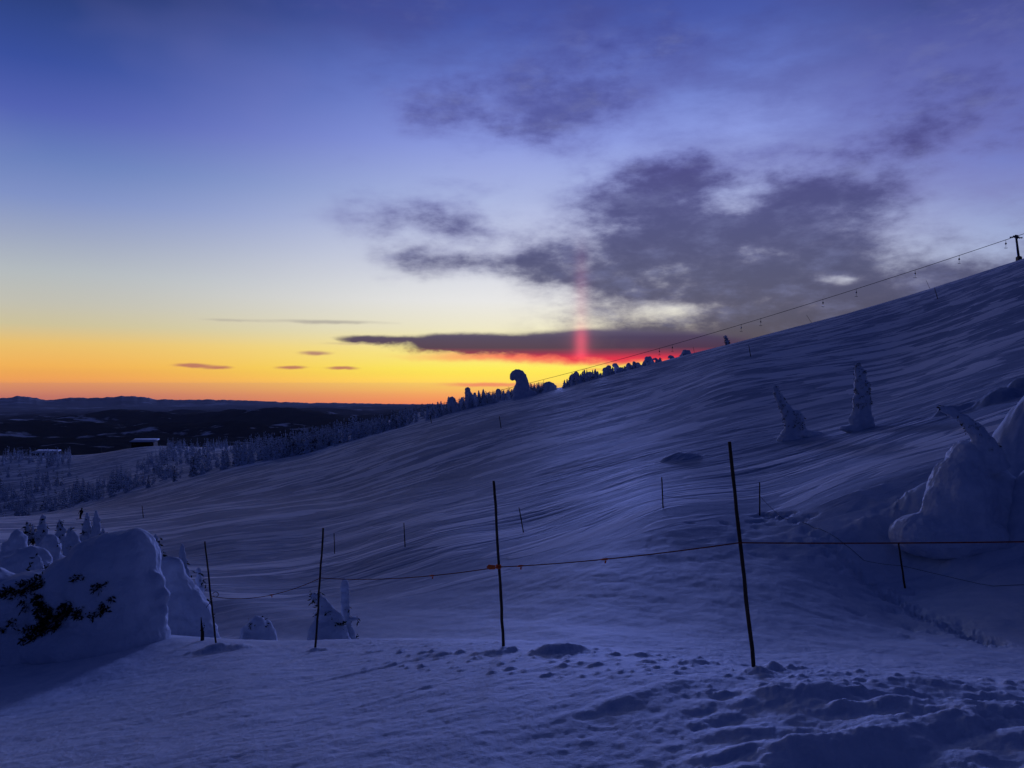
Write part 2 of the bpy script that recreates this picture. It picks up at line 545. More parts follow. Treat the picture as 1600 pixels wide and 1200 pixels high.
# drifted humps up the hill
lump(1562, 41.5, 1.0, 1.0, .62, 0, 1.8)
lump(1608, 42.5, 1.5, 1.0, .85, 0, 1.6)
lump(1478, 43, .62, .6, .40, 0, 1.7)
lump(1500, 43.6, .9, .5, .22, 0, 1.4)
lump(1070, 50, .85, .8, .27, 0, 1.4)
lump(1050, 50.5, .7, .6, .25, 0, 1.5)
# big drifts round the bent tree
lump(1495, 22.7, 1.9, 1.5, .62, 0, 1.2)
lump(1598, 24.4, 1.15, 1.2, 1.2, 0, 1.8)
lump(1660, 24.0, 1.4, 1.3, 1.35, 0, 1.8)
lump(1440, 23.2, .55, .6, .55, 0, 1.5)
lump(1635, 20.8, .85, .9, 1.5, 0, 1.8)


def snow_height(x, y, fine=True):
    z = base_z(x, y)
    r = np.hypot(x, y)
    # broad drifts
    z = z + fbm(x / 9.0, y / 14.0, 3, 3) * 0.10 * smooth01(r, 14, 40) * (1 - 0.0 * r)
    z = z + fbm(x / 40.0, y / 60.0, 2, 9) * 0.3 * smooth01(r, 70, 200)
    # wind-carved ribs and ski tracks, running up the slope to the right
    th = math.radians(16)
    wx = x + 2.5 * pn(x / 18, y / 18, 51)
    wy = y + 2.2 * pn(x / 22, y / 13, 52)
    u = wx * math.cos(th) + wy * math.sin(th)
    v = -wx * math.sin(th) + wy * math.cos(th)
    far = smooth01(r, 36, 60)
    f2 = smooth01(r, 60, 110)
    rib1 = fbm(u / 9.0, v / 1.8, 4, 21, 0.6)
    rib2 = fbm(u / 22.0, v / 8.0, 4, 25, 0.5)
    patch = smooth01(pn(x / 26, y / 34, 77), -0.35, 0.45)
    z = z + far * (rib1 * (1 - f2) * (0.008 + 0.022 * patch) + rib2 * f2 * (0.03 + 0.07 * patch))
    bench = smooth01(r, 24, 30) * (1 - smooth01(r, 62, 85)) * smooth01(x, -6, 4)
    tr = fbm(u / 30.0, v / 0.9, 3, 33, 0.6)
    trk = smooth01(pn(x / 14 + 3, y / 9.0, 35), -0.25, 0.35)
    z = z + bench * (np.minimum(tr, 0.12) * trk * 0.07 * smooth01(r, 30, 36) + fbm(u / 16.0, v / 2.6, 3, 37, 0.6) * 0.035)
    # the churned bank and the near knoll
    bank = smooth01(r, 9, 12) * (1 - smooth01(r, 24, 30))
    z = z + bank * fbm(x / 0.9, y / 1.4, 4, 41, 0.55) * 0.025 * smooth01(x, -4, 0)
    # rumpled diagonal scratches on the bank
    ub, vb = x * .8 + y * .6, -x * .6 + y * .8
    z = z + bank * fbm(ub / 1.1, vb / 4.5, 3, 44, 0.55) * 0.018
    near = 1 - smooth01(r, 12, 17)
    rough = 0.6 + 0.35 * smooth01(x - 0.12 * y, -0.2, 1.6)
    un, vn = x * .985 + y * .17, -x * .17 + y * .985
    ch = fbm(un / 0.55, vn / 0.38, 5, 61, 0.62)
    z = z + near * rough * (ch * 0.014 - np.abs(fbm(un / 0.3, vn / .22, 4, 63, 0.62)) * 0.014 + fbm(un / 1.3, vn / .8, 2, 67) * 0.006)
    z = z + near * fbm(un / 3.5, vn / 2.2, 2, 66) * 0.022
    left_ = smooth01(-x, 0, 8) * smooth01(r, 18, 26) * (1 - smooth01(r, 90, 130))
    z = z + left_ * fbm(x / 6.0, y / 7.0, 4, 71) * 0.09
    for (lx, ly, rx, ry, h, a, kk) in LUMPS:
        R = max(rx, ry) * 3
        s = np.nonzero((np.abs(x - lx) < R) & (np.abs(y - ly) < R))[0]
        if len(s) == 0:
            continue
        ax, ay = x[s] - lx, y[s] - ly
        c, n_ = math.cos(a), math.sin(a)
        p, q = (ax * c + ay * n_) / rx, (-ax * n_ + ay * c) / ry
        w = np.exp(-np.maximum((p * p + q * q) * (1 + (0.55 if kk < 1.7 else 0.22) * fbm(x[s] / (rx * .7), y[s] / (rx * .7), 3, 88, 0.6)), 0) ** kk)
        z[s] += h * w
    return z


def gz(x, y):
    return float(snow_height(np.array([x], float), np.array([y], float))[0])


def on_ground(px, d):
    x, y = ppos(px, d)
    return Vector((x, y, gz(x, y)))


def row_of(px, d):
    return EY - gz(*ppos(px, d)) / d * F


# materials for snow ---------------------------------------------------
def snow_material(name, kind):
    mt, b = mat(name)
    co = coords()
    n = noise(co, 0.35 if kind == 'ground' else 1.5, 4, 0.6)
    put(b.inputs['Base Color'], mixc(sstep(n, 0.3, 0.75), (0.56, 0.62, 0.72), (0.72, 0.77, 0.84)))
    b.inputs['Roughness'].default_value = 0.75
    b.inputs['Specular IOR Level'].default_value = 0.12
    if kind == 'ground':
        def streak(sx, sy, off, dt=3, rg=0.5):
            rot = node('ShaderNodeMapping', vector_type='TEXTURE')
            put(rot.inputs['Vector'], vm('ADD', co, (off, off * 2, 0)))
            rot.inputs['Rotation'].default_value = (0, 0, math.radians(12))
            rot.inputs['Scale'].default_value = (sx, sy, 4.0)
            return noise(X(rot.outputs[0]), 1.0, dt, rg)
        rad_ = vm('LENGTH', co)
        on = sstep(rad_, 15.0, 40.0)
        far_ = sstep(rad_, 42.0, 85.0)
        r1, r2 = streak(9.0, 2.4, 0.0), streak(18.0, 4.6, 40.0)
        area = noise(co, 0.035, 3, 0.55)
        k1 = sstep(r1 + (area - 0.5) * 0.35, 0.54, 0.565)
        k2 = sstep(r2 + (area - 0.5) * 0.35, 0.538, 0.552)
        lit_drift = (k1 * (1.0 - far_) + k2 * far_) * on  # pale streaks: drifted snow plus the light terraces catch, painted into the colour
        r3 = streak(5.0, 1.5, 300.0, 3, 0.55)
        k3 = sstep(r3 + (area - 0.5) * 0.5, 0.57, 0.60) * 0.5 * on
        lit_drift = m('MAXIMUM', lit_drift, k3)
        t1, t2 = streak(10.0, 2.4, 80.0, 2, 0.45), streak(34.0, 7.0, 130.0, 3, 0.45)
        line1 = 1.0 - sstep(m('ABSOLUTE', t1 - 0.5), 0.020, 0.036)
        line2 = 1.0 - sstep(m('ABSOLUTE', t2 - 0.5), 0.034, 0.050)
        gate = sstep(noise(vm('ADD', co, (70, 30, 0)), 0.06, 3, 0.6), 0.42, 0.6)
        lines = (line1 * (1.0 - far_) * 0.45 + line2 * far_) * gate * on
        lit_drift = m('MAXIMUM', lit_drift, lines * 0.85)
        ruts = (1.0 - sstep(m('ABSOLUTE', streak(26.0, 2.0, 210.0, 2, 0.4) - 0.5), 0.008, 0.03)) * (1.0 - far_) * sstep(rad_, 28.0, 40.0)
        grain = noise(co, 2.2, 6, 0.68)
        shaded_crustc = mixc(sstep(grain, 0.3, 0.7), (0.24, 0.32, 0.45), (0.36, 0.44, 0.57))  # crust colour painted darker than real crust, to hold the hillside's shade
        basec = mixc(on, mixc(sstep(grain, 0.3, 0.7), (0.60, 0.67, 0.77), (0.78, 0.82, 0.88)), shaded_crustc)
        put(b.inputs['Base Color'], mixc(ruts * 0.6, mixc(lit_drift, basec, (0.95, 0.95, 0.96)), (0.33, 0.41, 0.53)))
        b0 = bump(b, lit_drift * 0.5 - ruts * 0.6 + (r1 * (1.0 - far_) * 0.6 + r2 * far_ * 0.9) * 0.7 * on, 0.7, 0.16)
        b1 = bump(b, noise(co, 8.0, 6, 0.72) * (1.0 - on * 0.6), 0.75, 0.021, b0)
        bump(b, noise(co, 60.0, 5, 0.72), 0.8, 0.006, b1)
    else:
        b1 = bump(b, noise(co, 3.5, 5, 0.6), 0.6, 0.12)
        bump(b, noise(co, 30.0, 3, 0.6), 0.4, 0.012, b1)
    return mt


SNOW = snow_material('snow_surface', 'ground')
RIME = snow_material('rime_snow', 'tree')


def polar_mesh(name, phis, rs, zf, mt, closed):
    ph, rr = np.meshgrid(phis, rs)
    x, y = (rr * np.sin(ph)).ravel(), (rr * np.cos(ph)).ravel()
    z = zf(x, y)
    nr, nc = len(rs), len(phis)
    i, j = np.meshgrid(np.arange(nr - 1), np.arange(nc if closed else nc - 1), indexing='ij')
    j2 = (j + 1) % nc
    Q = np.stack([i * nc + j, i * nc + j2, (i + 1) * nc + j2, (i + 1) * nc + j], -1).reshape(-1, 4)
    return np_obj(name, np.stack([x, y, z], 1), Q[:, ::-1], mt)


_fr = np.linspace(math.radians(-35.5), math.radians(35.5), 1150)
_bk = np.linspace(math.radians(35.5), math.radians(360 - 35.5), 160)[1:-1]
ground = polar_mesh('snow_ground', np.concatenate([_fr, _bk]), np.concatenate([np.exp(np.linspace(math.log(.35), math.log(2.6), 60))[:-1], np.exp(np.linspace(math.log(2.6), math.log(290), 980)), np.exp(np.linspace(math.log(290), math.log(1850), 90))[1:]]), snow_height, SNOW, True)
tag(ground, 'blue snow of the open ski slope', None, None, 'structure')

# far valley and ranges ------------------------------------------------
HL = [(-700, 623), (-300, 624), (0, 623), (25, 619), (47, 620), (75, 626), (95, 623), (117, 621), (150, 622), (190, 619), (222, 619.5), (240, 624), (285, 625), (325, 624.5), (380, 626), (440, 629), (480, 631), (520, 631), (600, 633), (650, 634), (900, 632), (1600, 630), (2300, 628)]


def far_height(x, y):
    r = np.hypot(x, y)
    ph = np.arctan2(x, y)
    z = -1100 - 1500 * smooth01(r, 62000, 69000) - r * r / (2 * 7300e3)
    z = z + 940 * (1 - smooth01(r, 900, 4200)) - 60 * (1 - smooth01(r, 1200, 2500))
    amp = (40 + 230 * smooth01(r, 7000, 18000)) * (1 - .85 * smooth01(r, 28000, 42000))
    wob = fbm(x / 5200.0 + 3, y / 5200.0, 5, 5, 0.5)
    z = z + amp * (np.abs(wob) * 1.2 - 0.25)
    z = z + 250 * smooth01(pn(x / 9500.0, y / 5000.0 + .4, 8), -0.05, 0.5) * smooth01(r, 9000, 16000) * (1 - smooth01(r, 26000, 34000))
    hp = np.interp(ph, np.arctan((np.array([a for a, _ in HL]) - EX) / F), [v for _, v in HL])
    hp = hp + 1.2 * fbm(ph * 110.0, ph * 0, 4, 12, 0.55)
    ridge = -(hp - EY) / F * np.cos(ph) * 60000
    k = np.exp(-((r - 60000) / 6000.0) ** 2)
    z = z * (1 - k) + ridge * k
    return z


def hills_material():
    mt, b = mat('wooded_hills')
    co = coords()
    st = vm('MULTIPLY', co, (1 / 1500.0, 1 / 1300.0, 1 / 900.0))
    n = noise(st, 1.0, 6, 0.62)
    n2_ = noise(vm('ADD', co, (900, 300, 0)), 1 / 7500.0, 2, 0.5)
    clear_ = sstep(n + (n2_ - 0.5) * 0.35, 0.575, 0.65)
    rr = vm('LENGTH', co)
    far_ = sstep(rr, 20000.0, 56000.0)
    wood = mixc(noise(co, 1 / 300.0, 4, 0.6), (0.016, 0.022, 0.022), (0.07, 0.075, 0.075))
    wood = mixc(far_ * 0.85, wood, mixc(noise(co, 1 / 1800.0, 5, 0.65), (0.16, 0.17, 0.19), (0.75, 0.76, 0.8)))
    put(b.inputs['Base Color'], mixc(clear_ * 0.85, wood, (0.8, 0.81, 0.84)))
    b.inputs['Roughness'].default_value = 0.95
    b.inputs['Specular IOR Level'].default_value = 0.0
    return mt


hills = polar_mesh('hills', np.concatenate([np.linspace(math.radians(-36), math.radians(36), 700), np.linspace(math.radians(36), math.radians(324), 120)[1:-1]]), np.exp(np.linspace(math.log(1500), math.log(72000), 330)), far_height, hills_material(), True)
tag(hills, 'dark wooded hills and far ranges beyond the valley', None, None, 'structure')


# ------------------------------------------------------------------ materials for the things
def plain(name, a, b_, scale=8.0, rough=0.8, spec=0.2, metal=0.0, bmp=0.0, stretch=(1, 1, 1)):
    mt, b = mat(name)
    co = vm('MULTIPLY', coords(), stretch)
    put(b.inputs['Base Color'], mixc(sstep(noise(co, scale, 5, 0.6), 0.3, 0.7), a, b_))
    b.inputs['Roughness'].default_value = rough
    b.inputs['Specular IOR Level'].default_value = spec
    b.inputs['Metallic'].default_value = metal
    if bmp:
        bump(b, noise(co, scale * 2, 4, 0.6), 0.6, bmp)
    return mt


POLE = plain('weathered_bamboo', (0.030, 0.018, 0.010), (0.075, 0.045, 0.022), 6, 0.6, 0.3, 0, 0.003, (6, 6, 1))
POLE_TIP = plain('tape_wrap', (0.12, 0.03, 0.015), (0.2, 0.05, 0.02), 20, 0.6)
ROPE = plain('orange_rope', (0.15, 0.035, 0.015), (0.28, 0.07, 0.025), 40, 0.9, 0.1)
RIBBON = plain('orange_ribbon', (0.75, 0.10, 0.02), (0.85, 0.16, 0.03), 10, 0.6)
CORD = plain('dark_cord', (0.03, 0.03, 0.04), (0.06, 0.05, 0.05), 40, 0.9)
METAL = plain('dark_steel', (0.03, 0.032, 0.035), (0.06, 0.06, 0.065), 3, 0.55, 0.4)
NEEDLE = plain('fir_needles', (0.014, 0.022, 0.014), (0.045, 0.05, 0.028), 7, 0.9, 0.05)
BARK = plain('fir_bark', (0.03, 0.022, 0.016), (0.07, 0.05, 0.04), 5, 0.9, 0.1, 0, 0.01)
TIMBER = plain('dark_timber', (0.03, 0.022, 0.018), (0.06, 0.042, 0.032), 2, 0.8, 0.1, 0, 0.01, (1, 1, 6))
GLASS = plain('dark_glass', (0.01, 0.012, 0.016), (0.015, 0.016, 0.02), 1, 0.15, 0.5)
CLOTH = plain('black_skiwear', (0.008, 0.008, 0.01), (0.016, 0.015, 0.018), 12, 0.85, 0.1)
SKI = plain('dark_ski', (0.02, 0.02, 0.025), (0.05, 0.02, 0.02), 3, 0.4, 0.3)


# ------------------------------------------------------------------ geometry helpers
class MB:
    def __init__(self):
        self.v, self.f = [], []

    def add(self, vs, fs):
        k = len(self.v)
        self.v += [Vector(p) for p in vs]
        self.f += [tuple(i + k for i in f) for f in fs]
        return self

    def tube(self, pts, rad, seg=8, caps=True):
        pts = [Vector(p) for p in pts]
        if not hasattr(rad, '__len__'):
            rad = [rad] * len(pts)
        up = None
        rings = []
        for i, p in enumerate(pts):
            t = (pts[min(i + 1, len(pts) - 1)] - pts[max(i - 1, 0)]).normalized()
            if up is None:
                a = Vector((1, 0, 0)) if abs(t.x) < 0.8 else Vector((0, 1, 0))
                up = (a - t * a.dot(t)).normalized()
            else:
                up = (up - t * up.dot(t)).normalized()
            w = t.cross(up)
            rings.append([p + (up * math.cos(2 * math.pi * k / seg) + w * math.sin(2 * math.pi * k / seg)) * rad[i] for k in range(seg)])
        vs = [q for r in rings for q in r]
        fs = []
        for i in range(len(pts) - 1):
            for k in range(seg):
                k2 = (k + 1) % seg
                fs.append((i * seg + k, i * seg + k2, (i + 1) * seg + k2, (i + 1) * seg + k))
        if caps:
            fs.append(tuple(range(seg - 1, -1, -1)))
            fs.append(tuple((len(pts) - 1) * seg + k for k in range(seg)))
        return self.add(vs, fs)

    def box(self, c, s, rz=0.0, rx=0.0):
        M = Matrix.Rotation(rz, 3, 'Z') @ Matrix.Rotation(rx, 3, 'X')
        vs = [Vector(c) + M @ Vector((x * s[0] / 2, y * s[1] / 2, z * s[2] / 2)) for z in (-1, 1) for x, y in ((-1, -1), (1, -1), (1, 1), (-1, 1))]
        return self.add(vs, [(3, 2, 1, 0), (4, 5, 6, 7), (0, 1, 5, 4), (1, 2, 6, 5), (2, 3, 7, 6), (3, 0, 4, 7)])

    def ball(self, c, r, nu=12, nv=8, rot=None):
        if not hasattr(r, '__len__'):
            r = (r, r, r)
        vs = []
        for i in range(1, nv):
            th = math.pi * i / nv
            for k in range(nu):
                ph = 2 * math.pi * k / nu
                q = Vector((r[0] * math.sin(th) * math.cos(ph), r[1] * math.sin(th) * math.sin(ph), r[2] * math.cos(th)))
                vs.append(q)
        vs += [Vector((0, 0, r[2])), Vector((0, 0, -r[2]))]
        if rot is not None:
            vs = [rot @ q for q in vs]
        vs = [q + Vector(c) for q in vs]
        fs = []
        for i in range(nv - 2):
            for k in range(nu):
                k2 = (k + 1) % nu
                fs.append((i * nu + k, (i + 1) * nu + k, (i + 1) * nu + k2, i * nu + k2))
        T, B = len(vs) - 2, len(vs) - 1
        for k in range(nu):
            k2 = (k + 1) % nu
            fs.append((T, k, k2))
            fs.append((B, (nv - 2) * nu + k2, (nv - 2) * nu + k))
        return self.add(vs, fs)

    def obj(self, name, mt, parent=None, smooth=True, origin=None):
        o = Vector(origin) if origin is not None else Vector((0, 0, 0))
        return mesh_obj(name, [p - o for p in self.v], self.f, mt, parent, smooth)


def vnoise(p, s, seed):
    """cheap 3-D noise from three 2-D slices; p (n,3)"""
    return (pn(p[:, 0] / s, p[:, 1] / s + 7.1, seed) + pn(p[:, 1] / s, p[:, 2] / s - 3.3, seed + 1) + pn(p[:, 2] / s, p[:, 0] / s + 1.7, seed + 2)) / 1.7


def fused(name, mb, mt, voxel, relax, bumps, parent=None, origin=(0, 0, 0), seed=0):
    """weld overlapping shapes of one snow body into one skin, soften it, roughen it"""
    o = mb.obj('tmp', mt, None, True, origin)
    md = o.modifiers.new('r', 'REMESH')
    md.mode = 'VOXEL'
    md.voxel_size = voxel
    if relax:
        ms = o.modifiers.new('s', 'SMOOTH')
        ms.iterations = relax
        ms.factor = 0.5
    dg = bpy.context.evaluated_depsgraph_get()
    dg.update()
    me = bpy.data.meshes.new_from_object(o.evaluated_get(dg))
    tmp = o.data
    bpy.data.objects.remove(o)
    bpy.data.meshes.remove(tmp)
    # drop stray crumbs: keep the largest connected piece
    nv = len(me.vertices)
    ed = np.empty(len(me.edges) * 2, np.int32)
    me.edges.foreach_get('vertices', ed)
    ed = ed.reshape(-1, 2)
    lab = np.arange(nv)
    for _ in range(400):
        new = lab.copy()
        np.minimum.at(new, ed[:, 0], lab[ed[:, 1]])
        np.minimum.at(new, ed[:, 1], lab[ed[:, 0]])
        new = new[new]
        if (new == lab).all():
            break
        lab = new
    ids, cnt = np.unique(lab, return_counts=True)
    if len(ids) > 1:
        import bmesh
        keep_ = ids[cnt.argmax()]
        bm = bmesh.new()
        bm.from_mesh(me)
        bm.verts.ensure_lookup_table()
        bmesh.ops.delete(bm, geom=[bm.verts[i] for i in np.nonzero(lab != keep_)[0]], context='VERTS')
        bm.to_mesh(me)
        bm.free()
    n = len(me.vertices)
    co = np.empty(n * 3)
    no = np.empty(n * 3)
    me.vertices.foreach_get('co', co)
    me.vertices.foreach_get('normal', no)
    co, no = co.reshape(-1, 3), no.reshape(-1, 3)
    d = np.zeros(n)
    for k, (s, a) in enumerate(bumps):
        d += a * vnoise(co + 11.0 * k, s, seed + 5 * k)
    co = co + no * d[:, None]
    me.vertices.foreach_set('co', np.ascontiguousarray(co).ravel())
    me.polygons.foreach_set('use_smooth', [True] * len(me.polygons))
    me.materials.clear()
    me.materials.append(mt)
    me.name = name
    me.update()
    ob = bpy.data.objects.new(name, me)
    COL.objects.link(ob)
    if parent is not None:
        ob.parent = parent
    return ob


def spray(mb, rng, c, nrm, size, n):
    """a tuft of needle twigs pushing out of the snow"""
    c, nrm = Vector(c), Vector(nrm).normalized()
    for _ in range(n):
        d = (nrm * rng.uniform(0.1, .9) + Vector((rng.uniform(-1, 1), rng.uniform(-1, 1), rng.uniform(-1.1, .45)))).normalized()
        side = d.cross(Vector((rng.uniform(-1, 1), rng.uniform(-1, 1), rng.uniform(-1, 1)))).normalized()
        L = size * rng.uniform(.5, 1.2)
        w = L * rng.uniform(.10, .24)
        b = c + Vector((rng.uniform(-1, 1), rng.uniform(-1, 1), rng.uniform(-1, 1))) * size * .55
        mid = b + d * L * .5 + Vector((0, 0, rng.uniform(-.1, .05) * L))
        mb.add([b - side * w * .4, b + side * w * .4, mid + side * w, b + d * L, mid - side * w], [(0, 1, 2, 3, 4)])


def surface_tufts(o, rng, want, size, n, test=None, dip=-0.35):
    """tufts on a snow body where it turns down or thins out"""
    me = o.data
    mb = MB()
    polys = list(range(len(me.polygons)))
    rng.shuffle(polys)
    got = 0
    for i in polys:
        p = me.polygons[i]
        if p.normal.z > 0.5 or (test and not test(p.center, p.normal)):
            continue
        spray(mb, rng, p.center + p.normal * (dip * size * .3), p.normal, size, n)
        got += 1
        if got >= want:
            break
    return mb


# ------------------------------------------------------------------ where the photo's pixels meet the ground
_DS = np.exp(np.linspace(math.log(2.5), math.log(900), 2500))


def hit(px, py, dlo=0, dhi=900):
    rows = EY - snow_height((px - EX) / F * _DS, _DS.copy()) / _DS * F
    ok = np.nonzero((rows <= py) & (_DS >= dlo) & (_DS <= dhi))[0]
    return float(_DS[ok[0]]) if len(ok) else None


def crest(px, lo=150, hi=None):
    hi = hi or float(np.interp(px, [640, 860, 921, 1010, 1600], [234, 238, 246, 300, 320]))
    s = (_DS >= lo) & (_DS <= hi)
    d = _DS[s]
    rows = EY - snow_height((px - EX) / F * d, d.copy()) / d * F
    k = int(np.argmin(rows))
    return float(d[k]), float(rows[k])


# ------------------------------------------------------------------ rope fence in front
def pole_between(o_name, base, top, r, label, group, cat='pole', mt=POLE, wob=0.006, seed=0):
    rng = random.Random(seed)
    base, top = Vector(base), Vector(top)
    ax = (top - base).normalized()
    b = base - ax * 0.12
    pts, rad = [], []
    n = 14
    for i in range(n + 1):
        t = i / n
        p = b.lerp(top, t) + Vector((rng.uniform(-wob, wob), rng.uniform(-wob, wob), 0))
        pts.append(p)
        rad.append(r * (1.08 - 0.2 * t) * rng.uniform(.94, 1.06))
    root = empty(o_name, base, label, cat, group)
    MB().tube(pts, rad, 10).obj('shaft', mt, root, True, base)
    return root


FENCE = [((1178, 5.76), (1139, 690), .0145, 'thickest and nearest dark pole of the orange rope fence, leaning to the left'),
         ((787, 7.86), (772, 751), .0145, 'dark rope fence pole with an orange ribbon tied where the rope crosses'),
         ((493, 10.9), (505, 825), .0145, 'dark rope fence pole leaning right, in front of a snowy stump'),
         ((338, 12.4), (320, 846), .0145, 'dark rope fence pole with a wire loop, beside the big snow-buried shrub')]
fence_axis = []
for k, ((px, d), (tx, ty), r, lab) in enumerate(FENCE):
    b = on_ground(px, d)
    t = P(tx, ty, d)
    root = pole_between('fence_pole', b, t, r, lab, 'poles of the orange rope fence', 'fence pole', POLE, .004, k)
    fence_axis.append((b, t))
    if k == 1:
        c = P(779, 885, d)
        mb = MB()
        rng = random.Random(4)
        for q in range(3):
            mb.tube([c + Vector((.021 * math.cos(a), .021 * math.sin(a), .012 * (q - 1))) for a in [i * math.pi / 6 for i in range(13)]], .008, 6)
        mb.add([c + Vector((-.03, -.035, .02)), c + Vector((-.10, -.05, .03)), c + Vector((-.12, -.04, -.0)), c + Vector((-.09, -.03, -.025)), c + Vector((-.03, -.035, -.02))], [(0, 1, 2, 3, 4)])
        mb.obj('ribbon', RIBBON, root, True, b)
    if k == 3:
        c = P(333, 931, d)
        mb = MB().tube([c + Vector((.05 + .045 * math.cos(a), -.03, .03 + .04 * math.sin(a))) for a in [i * math.pi / 7 - 2.4 for i in range(13)]], .006, 6)
        mb.tube([c + Vector((0, -.03, -.02)), c + Vector((-.04, -.03, -.10)), c + Vector((-.10, -.02, -.18))], .005, 5)
        mb.obj('wire_loop', CORD, root, True, b)


def sagged(a, b, s, n=24):
    return [a.lerp(b, i / n) - Vector((0, 0, 4 * s * (i / n) * (1 - i / n))) for i in range(n + 1)]


RP = [P(3000, 790, 3.9), P(1155, 848, 5.72), P(779, 886, 7.82), P(501, 903, 10.86), P(331, 932, 12.36)]
SAG = [0.06, 0.025, 0.06, 0.13]
rope_pts = []
for i in range(4):
    seg = sagged(RP[i], RP[i + 1], SAG[i])
    rope_pts += seg if i == 0 else seg[1:]
_o = RP[1]
rope = MB().tube(rope_pts, .005, 6).obj('boundary_rope', ROPE, None, True, _o)
rope.location = _o
tag(rope, 'thin orange rope strung across the near poles', 'rope')
for (t, i) in ((.42, 3), (.30, 2), (.48, 1), (.88, 1), (.62, 0)):
    p = sagged(RP[i], RP[i + 1], SAG[i], 100)[int(t * 100)]
    a = (RP[i + 1] - RP[i]).normalized()
    MB().tube([p - a * .05, p - a * .02, p + a * .02, p + a * .05], [.005, .009, .010, .005], 7).add(
        [p + Vector((0, 0, -.01)), p + Vector((.014, 0, -.012)), p + Vector((.009, .01, -.04)), p + Vector((-.004, .006, -.035))], [(0, 1, 2, 3)]).obj('ribbon', RIBBON, rope, True, _o)

# ------------------------------------------------------------------ marker poles up the hill
MARK = [((1414, 920), (1404, 850), 'dark marker pole at the right, alone on the bank under the rope'),
        ((1187, 806), (1187, 755), 'upright marker pole at the top of the footprint trail'),
        ((1036, 794), (1034, 746), 'marker pole standing left of the nearest tall fence pole on the bank rim'),
        ((818, 832), (811, 793), 'tilted marker pole just right of the ribboned fence pole'),
        ((633, 855), (631, 817), 'marker pole halfway between the two middle fence poles'),
        ((523, 865), (522, 833), 'marker pole just behind and right of the fence pole by the stump'),
        ((224, 809), (222, 790), 'small marker pole on the run above the big snow-buried shrub'),
        ((783, 669), (780, 650), 'far marker pole on the slope below the big hooked snow ghost'),
        ((674, 661), (672, 648), 'tiny marker pole near the lower skyline trees at the run edge'),
        ((1173, 557), (1170, 540), 'far marker pole below the lone tree on the skyline'),
        ((1465, 467), (1460, 450), 'far marker pole just under the skyline near the lift tower')]
mark_top = {}
for k, ((bx, by), (tx, ty), lab) in enumerate(MARK):
    d = hit(bx, by, 14) or crest(bx)[0]
    b = on_ground(bx, d)
    t = b + (P(tx, ty, d) - P(bx, by, d))
    mark_top[bx] = (b, t, d)
    pole_between('marker_pole', b, t, max(.024, .00048 * d), lab, 'marker poles along the piste', 'marker pole', POLE, .003, 20 + k)
for k, ((bx, h), lean, lab) in enumerate((((1453, 13), -6, 'thin marker pole on the skyline just left of the one near the tower'),
                                          ((1268, 12), -8, 'thin leaning marker pole on the skyline under the lift cable'),
                                          ((1085, 9), -2, 'thin marker pole on the skyline right of a domed snow ghost'))):
    d, _ = crest(bx)
    b = on_ground(bx, d)
    t = b + Vector((lean / F * d, 0, h / F * d))
    pole_between('marker_pole', b, t, .05, lab, 'marker poles along the piste', 'marker pole', POLE, .003, 40 + k)

# slack dark cord through the marker poles
b1, t1, d1 = mark_top[1414]
b2, t2, d2 = mark_top[1187]
b3, t3, d3 = mark_top[1036]
c1, c2, c3 = b1.lerp(t1, .5), b2.lerp(t2, .58), b3.lerp(t3, .4)
c0 = P(2000, 1010, d1 * .78)
pts = sagged(c0, c1, .05) + sagged(c1, c2, .55)[1:] + sagged(c2, c3, .12)[1:]
pts = [Vector((p.x, p.y, max(p.z, gz(p.x, p.y) + .01))) for p in pts]
tag(MB().tube(pts, .006, 5).obj('slack_cord', CORD), 'slack dark cord drooping between the marker poles on the bank', 'cord')

# ------------------------------------------------------------------ drag lift
def lift_tower(px, d, top_y, lab, z0=None, lean=0.0):
    b = on_ground(px, d)
    z_top = (EY - top_y) / F * d
    h = z_top - b.z
    root = empty('lift_tower', b, lab, 'lift tower', 'towers of the drag lift')
    x = lambda t: Vector((lean * t, 0, h * t))
    MB().tube([x(-.12), x(.3), x(.7), x(.97)], [.42, .38, .33, .30], 12).obj('mast', METAL, root)
    MB().box((0, 0, h * .05), (1.25, 1.25, h * .16)).box((0, 0, h * .14), (.95, .95, h * .03)).obj('footing', METAL, root, False)
    t = x(.97)
    # crossarm set across the lift line, rollers at its ends
    MB().box(t + Vector((0, 0, .12)), (3.0, .34, .34), .5).box(t + Vector((.15, 0, .48)), (1.5, .26, .26), .5, .0).obj('crossarm', METAL, root, False)
    for s in (-1, 1):
        e = t + Vector((math.cos(.5) * 1.45 * s, math.sin(.5) * 1.45 * s, 0))
        q = MB().box(e + Vector((0, 0, -.12)), (2.1, .16, .22), -.35, 0)
        for k in range(4):
            a = e + Vector(((k - 1.5) * .5, -(k - 1.5) * .2, -.26))
            q.tube([a + Vector((0, -.1, 0)), a + Vector((0, .1, 0))], .2, 10)
        q.obj('sheave_assembly', METAL, root, False)
    return root, b + t


